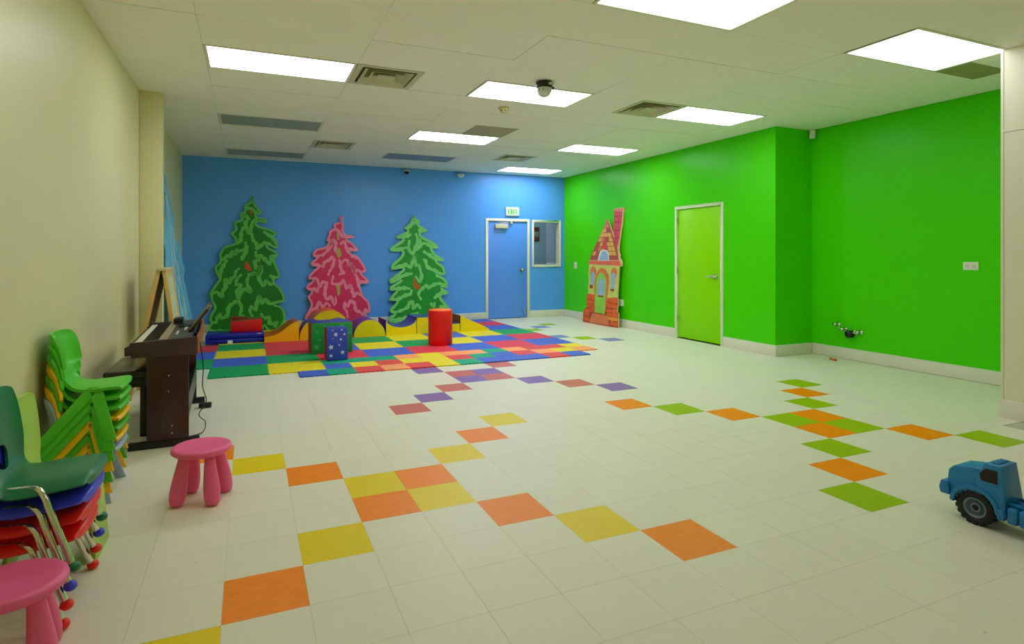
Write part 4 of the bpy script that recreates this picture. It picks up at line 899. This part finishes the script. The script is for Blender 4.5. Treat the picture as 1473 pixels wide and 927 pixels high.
for i, (c, lab) in enumerate((('red', 'red school chair with chrome legs at the bottom of the front stack'), ('red', 'upper of the two red school chairs, under the blue one in the front stack'),
                              ('blue', 'blue school chair with chrome legs under the dark green one'), ('green', 'dark green school chair with chrome legs on top of the front stack'))):
    school_chair(lab, scm[c], scm[c], (-4.70 + i * .035, -1.645, i * .215))

# ---- small moulded chairs with A shaped side legs
def nursery_chair(label, m, loc, rz=0, sy=1.0, group='stacked nursery chairs', name='nursery_chair'):
    t = thing(name, label, 'chair', loc, rz, group)
    me = shell([(.10, .84, .46 * sy, .02, -.06), (.10, .90, .5 * sy, .03, -.04), (.0, .935, .52 * sy, .03, 0), (-.3, .915, .5 * sy, .03, 0), (-.55, .90, .46 * sy, .02, 0), (-.72, .93, .4 * sy, 0, .02), (-.82, 1.03, .36 * sy, 0, .03), (-.87, 1.16, .35 * sy, 0, .04), (-.9, 1.24, .42 * sy, 0, .1), (-.92, 1.30, .52 * sy, 0, .17), (-.95, 1.45, .53 * sy, 0, .18), (-.98, 1.65, .53 * sy, 0, .17), (-1.01, 1.80, .52 * sy, .01, .14), (-1.01, 1.87, .46 * sy, .03, .10)], .055, 16)
    meshobj('seat_shell', me, m, t)
    for s in (-1, 1):
        for nm, pts in (('front_leg', [(-.44, .90), (-.24, .90), (.02, .0), (-.17, .0)]), ('rear_leg', [(-.46, .90), (-.28, .90), (-.36, .74), (-1.0, .0), (-1.2, .0)])):
            mb = MB()
            mb.prism(pts, 0, 1)
            mb.v = [(x, s * sy * ((.45 + (.90 - z) / .90 * .24) + (.0 if y > .5 else -.05)), z) for x, y, z in mb.v]
            if s * 1 < 0: mb.f = [tuple(reversed(f)) for f in mb.f]
            mb.build(nm, m, t, bevel=.014)
    MB().box(-.45, -.25, -.46 * sy, .46 * sy, .84, .895).build('seat_beam', m, t)
    return t
nc = {'g': (84, 200, 40), 'y': (248, 190, 0), 'l': (160, 178, 204), 'm': (168, 206, 76), 'f': (72, 180, 30)}
ncm = {k: mat('nursery chair ' + k, v, 0.38, bump=.03, bscale=120) for k, v in nc.items()}
seq = [('l', 'pale grey blue nursery chair at the bottom of the tall green stack'), ('y', 'lowest yellow nursery chair, second from the bottom of the tall stack'), ('f', 'leaf green nursery chair between the two yellow ones'),
       ('y', 'upper yellow nursery chair right under the three bright green ones'), ('g', 'lowest of the three bright green nursery chairs in the tall stack'), ('g', 'middle one of the three bright green nursery chairs'), ('g', 'bright green nursery chair on top of the tall stack')]
for i, (k, lab) in enumerate(seq):
    nursery_chair(lab, ncm[k], (-4.93 + i * .012, 2.12, i * .185))
# a bigger lime chair standing on solid flared panels
lm_ = ncm['m']
t = thing('panel_chair', 'lime green chair on solid panels, its backrest showing behind the dark green chair', 'chair', (-4.68, -.37, 0))
me = shell([(-.10, 1.06, .40, .02, -.03), (-.09, 1.13, .43, .03, -.02), (-.2, 1.16, .44, .03, 0), (-.5, 1.13, .44, .03, 0), (-.74, 1.15, .42, .02, 0), (-.85, 1.24, .38, 0, .02), (-.89, 1.38, .37, 0, .03), (-.92, 1.5, .42, 0, .05), (-.94, 1.62, .46, 0, .06), (-.97, 1.95, .47, 0, .06), (-1.0, 2.26, .46, .01, .05), (-1.0, 2.33, .42, .03, .04)], .06, 16)
meshobj('seat_shell', me, lm_, t)
for nm, pts in (('front_panel', [(-.06, 0), (0, 0), (-.10, 1.1), (-.17, 1.1)]), ('rear_panel', [(-1.12, 0), (-1.06, 0), (-.80, 1.1), (-.87, 1.1)])):
    MB().prism(pts, -.42, .42).build(nm, lm_, t, bevel=.02)
for s_ in (-1, 1): MB().prism([(-.75, .75), (-.14, .75), (-.14, 1.1), (-.83, 1.1)], s_ * .36 - .03, s_ * .36 + .03).build('side_rail', lm_, t, bevel=.02)

# ---- pink stools
pink = mat('pink plastic', (240, 96, 150), 0.42, bump=.03, bscale=120)
def stool(label, loc, rz):
    t = thing('pink_stool', label, 'stool', loc, rz, 'pink plastic stools')
    MB().lathe([(0, .84), (.40, .84), (.455, .85), (.49, .88), (.497, .91), (.485, .945), (.45, .965), (.42, .968), (.36, .955), (0, .945)], seg=48).build('seat', pink, t)
    lg = [(0, 0), (.07, .0), (.105, .02), (.125, .08), (.135, .18), (.135, .28), (.125, .42), (.105, .6), (.088, .76), (.08, .87), (0, .875)]
    for k in range(4):
        a = R(45 + 90 * k)
        M = Matrix.Translation((.435 * math.cos(a), .435 * math.sin(a), 0.0)) @ Matrix.Rotation(a, 4, 'Z') @ Matrix.Rotation(R(-9), 4, 'Y')
        mb = MB().lathe(lg, seg=18, M=M)
        mz = min(v[2] for v in mb.v); mb.v = [(x, y, z - mz * max(0, 1 - z / .8)) for x, y, z in mb.v]
        mb.build('leg', pink, t)
    return t
stool('pink stool with four fat legs standing beside the keyboard piano', (-3.47, 1.04, 0), R(-18))
stool('pink stool cut off by the lower left corner, in front of the chair stack', (-4.98, -3.0, 0), R(12))

# ---- digital piano
wood = mat('dark rosewood', (58, 24, 24), 0.3, var=.22, scale=5, stretch=(14, 14, 1.2))
woodh = mat('dark rosewood lengthwise', (66, 44, 48), 0.3, var=.1, scale=5, stretch=(14, 1.2, 14))
blackp = mat('piano black', (16, 14, 14), 0.35)
PX0, PX1, PY0, PY1 = -5.20, -3.80, 4.42, 8.62
pn = thing('digital_piano', 'dark wood digital piano on panel legs facing the left wall', 'piano', (-4.5, 4.42, 0), R(2))
def L(x0, x1, y0, y1, z0, z1): return (x0 + 4.5, x1 + 4.5, y0 - 4.42, y1 - 4.42, z0, z1)
MB().box(*L(PX0 + .08, PX1, PY0 + .09, PY1 - .09, 2.08, 2.22)).build('key_bed', blackp, pn, bevel=.02)
for y in (PY0, PY1 - .09):
    MB().prism([(-.72, 2.12), (-.72, 2.30), (-.62, 2.34), (-.62, 2.40), (.52, 2.46), (.66, 2.48), (.70, 2.40), (.70, 2.06), (-.6, 2.06), (-.6, 2.12)], y - 4.42, y - 4.42 + .09).build('end_block', woodh, pn, bevel=.012)
MB().box(*L(PX0 - .02, PX0 + .12, PY0 + .09, PY1 - .09, 2.10, 2.26)).build('key_slip', blackp, pn)
wk = mat('white keys', (228, 226, 214), .3); bk = mat('black keys', (22, 20, 18), .35)
n = 52; y0 = PY0 + .13; kw = (PY1 - PY0 - .26) / n
w_ = MB(); b_ = MB()
for k in range(n):
    w_.box(*L(PX0 + .13, PX0 + .62, y0 + k * kw + .003, y0 + (k + 1) * kw - .003, 2.22, 2.36))
    if k % 7 not in (1, 4) and k < n - 1: b_.box(*L(PX0 + .30, PX0 + .62, y0 + (k + 1) * kw - .02, y0 + (k + 1) * kw + .02, 2.36, 2.40))
w_.build('white_keys', wk, pn, kind='stuff'); b_.build('black_keys', bk, pn, kind='stuff')
MB().prism([(-.08, 2.22), (.60, 2.22), (.60, 2.47), (.12, 2.44), (-.08, 2.39)], .09, PY1 - PY0 - .09).build('control_panel', mat('panel grey black', (58, 56, 50), .4), pn)
MB().box(-.07, .1, .1, PY1 - PY0 - .1, 2.395, 2.44, Matrix.Translation((0, 0, 0))).build('speaker_strip', mat('taupe strip', (150, 138, 110), .5, var=.1, scale=60), pn)
pb = mat('white buttons', (225, 225, 220), .4)
for k in range(5): MB().box(.22, .27, .75 + k * .13, .84 + k * .13, 2.452, 2.472).build('button', pb, pn)
for k in range(4): MB().box(.36, .42, 1.5 + k * .17, 1.6 + k * .17, 2.46, 2.478).build('button', pb, pn)
MB().box(.2, .5, 2.3, 2.75, 2.45, 2.48).build('display', blackp, pn)
MB().box(*L(PX1, PX1 + .03, PY0 + .04, PY1 - .04, 2.06, 2.46)).build('rear_panel', mat('brown rear panel', (150, 84, 36), .4, var=.2, scale=5, stretch=(14, 1.2, 14)), pn)
Mr = Matrix.Translation((.52, 1.0, 2.47)) @ Matrix.Rotation(R(36), 4, 'Y')
MB().box(-.03, .03, 0, 1.9, 0, .76, Mr).build('music_rest', mat('rest dark brown', (58, 34, 26), .35), pn, bevel=.012)
MB().box(-.05, .12, 0.02, 1.88, -.02, .03, Mr).build('rest_ledge', blackp, pn)
MB().box(-.034, .034, 0, .04, .66, .78, Mr).build('rest_cap', mat('pale cap', (180, 168, 130), .5), pn)
MB().box(.02, .26, 2.95, 3.5, 2.48, 2.62).build('power_adapter', blackp, pn, bevel=.04)
for y in (PY0 + .02, PY1 - .14):
    pl = MB().box(*L(-4.80, -3.96, y, y + .1, .16, 2.06)).build('side_panel', wood, pn, bevel=.012)
    for (x, z) in ((-4.36, 1.62), (-4.37, 1.26), (-4.30, .47), (-4.30, .31)):
        MB().lathe([(0, 0), (.018, 0), (.018, .012), (0, .014)], seg=10, M=Matrix.Translation((x + 4.5, y - 4.42, z)) @ Matrix.Rotation(R(90), 4, 'X')).build('screw_cap', mat('pale cap', (180, 168, 130), .5), pl)
    MB().box(*L(-5.16, -3.74, y - .02, y + .14, 0, .16)).build('foot_bar', blackp, pn, bevel=.02)
MB().box(*L(-4.05, -3.96, PY0 + .12, PY1 - .14, .62, 1.15)).build('modesty_panel', blackp, pn)
ca = MB().tube(smooth_line([(.73, 1.1, 2.2), (.80, 1.2, 1.6), (.78, 1.5, 1.0), (.86, 1.6, .6), (.7, 1.3, .35), (.85, 1.1, .2), (.8, .8, .03), (.5, .6, .02)], 6), .012, 6).build('power_cord', blackp, pn)
MB().box(.62, .95, 3.35, 3.6, .02, .12).build('foot_switch', blackp, pn, bevel=.02)

t = thing('piano_bench', 'black piano bench with padded top between the piano and the left wall', 'bench', (-5.38, 6.6, 0))
MB().box(-.45, .45, -1.15, 1.15, 1.42, 1.60).build('padded_seat', mat('black bench vinyl', (44, 40, 32), .2, bump=.05, bscale=12), t, bevel=.05, bseg=3)
MB().box(-.4, .4, -1.1, 1.1, 1.2, 1.42).build('apron', blackp, t)
for sx in (-1, 1):
    for sy in (-1, 1): MB().box(sx * .36 - .07, sx * .36 + .07, sy * 1.0 - .07, sy * 1.0 + .07, 0, 1.2).build('leg', blackp, t, bevel=.015)

# ---- easel
pine = mat('pine wood', (214, 172, 96), 0.5, var=.08, scale=6, stretch=(8, 8, 1))
t = thing('easel', 'wooden double sided easel standing behind the piano by the pier', 'easel', (-5.13, 9.55, 0), R(0))
Hz = 3.92
def leaning(sgn, dx, w0=0):
    ang = math.atan2(dx, Hz)
    return Matrix.Translation((sgn * .07, 0, Hz)) @ Matrix.Rotation(sgn * -ang, 4, 'Y')
for sgn, dx, nm in ((-1, .78, 'rear'), (1, .52, 'front')):
    M = leaning(sgn, dx); ln = math.hypot(Hz, dx)
    for y in (0, 1.55): MB().box(-.06, .06, y, y + .13, -ln, 0, M).build('leg', pine, t, bevel=.01)
    MB().box(-.05, .05, .13, 1.55, -.16, -.02, M).build('rail', pine, t)
    MB().box(-.05, .05, .13, 1.55, -2.3, -2.16, M).build('rail', pine, t)
    MB().box(-.02, .03, .12, 1.56, -2.16, -.16, M).build('board', mat('easel pale board', (196, 206, 172), .35) if sgn > 0 else mat('easel brown board', (112, 78, 30), .5, var=.1), t)
MB().box(-.14, .14, -.04, 1.72, Hz - .06, Hz + .03).build('top_hinge', mat('pine hinge', (206, 186, 140), .5), t, bevel=.015)

# ---- toy truck, nose towards +y
tb = mat('toy blue plastic', (24, 120, 184), 0.4, bump=.02, bscale=100)
tk = mat('toy tyre', (16, 14, 18), .6, bump=.2, bscale=30)
t = thing('toy_truck', 'blue plastic toy truck with black tyres at the right edge of the floor', 'toy truck', (8.36, -5.0, 0), R(3))
# local: x across (near side is -x), y along with the nose at +y
def side(pts, x0, x1, name, m=tb, bevel=.02, par=None):
    mb = MB().prism(pts, 0, 1)
    mb.v = [(x0 + (x1 - x0) * y, x, z) for x, y, z in mb.v]
    mb.f = [tuple(reversed(f)) for f in mb.f]
    return mb.build(name, m, par or t, bevel=bevel)
hood = [(-.04, .40), (.40, .40), (.46, .50), (.43, .78), (.36, .86), (.05, .92), (-.04, .92)]
side(hood, -.27, .27, 'hood', bevel=.05)
zb, zt = .30, 1.03
cp_ = [(-.36, .28), (-.25, .28), (-.235, .38), (-.17, .49), (-.06, .56), (.04, .58), (.04, .74), (-.0, .88), (-.06, 1.03), (-.27, 1.03)]
mb = MB().prism(cp_, -1, 1)
mb.v = [(y * (.305 - max(0, z - .5) / .53 * .055), x, z) for x, y, z in mb.v]
mb.f = [tuple(reversed(f)) for f in mb.f]
cb_ = mb.build('cab', tb, t, bevel=.022)
for s in (-1, 1):
    wv = [(-.24, .75), (-.03, .75), (.0, .86), (-.08, .955), (-.235, .955)]
    mb = MB().prism(wv, 0, 1)
    mb.v = [(s * (.305 - max(0, z - .5) / .53 * .055 + (.004 if y > .5 else -.02)), x, z) for x, y, z in mb.v]
    if s > 0: mb.f = [tuple(reversed(f)) for f in mb.f]
    mb.build('side_window', mat('toy window dark', (14, 10, 14), .3), cb_)
for k in range(3): MB().box(-.14 + k * .12, -.06 + k * .12, -.2, -.12, 1.025, 1.05).build('roof_light', tb, cb_)
for s in (-1, 1):
    arch = []
    for k in range(15):
        a = math.pi * k / 14
        arch.append((.06 + .34 * math.cos(a), .30 + .34 * math.sin(a)))
    inner = [(.06 + .285 * math.cos(math.pi * k / 14), .28 + .29 * math.sin(math.pi * k / 14)) for k in range(14, -1, -1)]
    x0, x1 = (.20, .32) if s > 0 else (-.32, -.20)
    side(arch + inner, x0, x1, 'fender', bevel=.012)
    side([(-.34, .22), (-.25, .22), (-.235, .36), (-.29, .40), (-.34, .40)], x0, x1, 'fender_tail', bevel=.012)
side([(.40, .36), (.54, .36), (.56, .46), (.53, .58), (.42, .58)], -.31, .31, 'bumper', bevel=.02)
MB().box(-.16, .16, -2.0, -.34, .36, .44).build('chassis', tb, t, bevel=.015)
for s in (-1, 1):
    for k, (a, b) in enumerate(((-.50, -.365), (-.86, -.51), (-1.22, -.87))):
        x0, x1 = (.14, .305) if s > 0 else (-.305, -.14)
        MB().box(x0, x1, a, b, .2, .45).build('side_tank', tb, t, bevel=.035, bseg=3)
    MB().box(*((.16, .2) if s > 0 else (-.2, -.16)), -2.0, -.34, .45, .50).build('bed_rail', tb, t, bevel=.01)
MB().box(-.12, .12, -.9, -.45, .44, .50).build('bed_plate', tb, t, bevel=.015)
MB().box(-.05, .12, -.72, -.55, .5, .515).build('hitch_slot', mat('toy window dark', (14, 10, 14), .3), t)
MB().box(-.2, .2, .0, .12, .24, .34).box(-.2, .2, -1.72, -1.6, .24, .36).build('axle', tk, t)
for y in (.06, -1.5, -2.02):
    for s in (-1, 1):
        Mw = Matrix.Translation((s * .2, y, .275)) @ Matrix.Rotation(R(90 * s), 4, 'Y')
        wh = MB().lathe([(.16, -.08), (.24, -.08), (.265, -.05), (.265, .06), (.24, .085), (.165, .09), (.15, .06), (.15, -.08)], seg=36, M=Mw)
        for k in range(18):
            wh.box(.255, .276, -.028, .028, -.06, .07, Mw @ Matrix.Rotation(k * R(20), 4, 'Z'))
        w = wh.build('wheel', tk, t)
        MB().lathe([(0, .03), (.05, .05), (.06, .03), (.1, .035), (.13, .06), (.155, .07), (.155, .0), (0, 0)], seg=28, M=Mw).build('hub', mat('toy hub', (64, 84, 108), .35), w)
        MB().lathe([(.045, .03), (.05, .058), (.07, .058), (.075, .03)], seg=20, M=Mw, cap=False).lathe([(.125, .05), (.14, .078), (.155, .085), (.168, .07), (.168, .05)], seg=28, M=Mw, cap=False).build('hub_ring', mat('toy hub ring', (110, 128, 140), .3), w)
        MB().lathe([(0, .062), (.04, .06), (.04, .04)], seg=16, M=Mw).build('hub_cap', tk, w)
MB().box(-.31, .31, -2.4, -1.2, .56, .62).build('flat_bed', tb, t, bevel=.02)
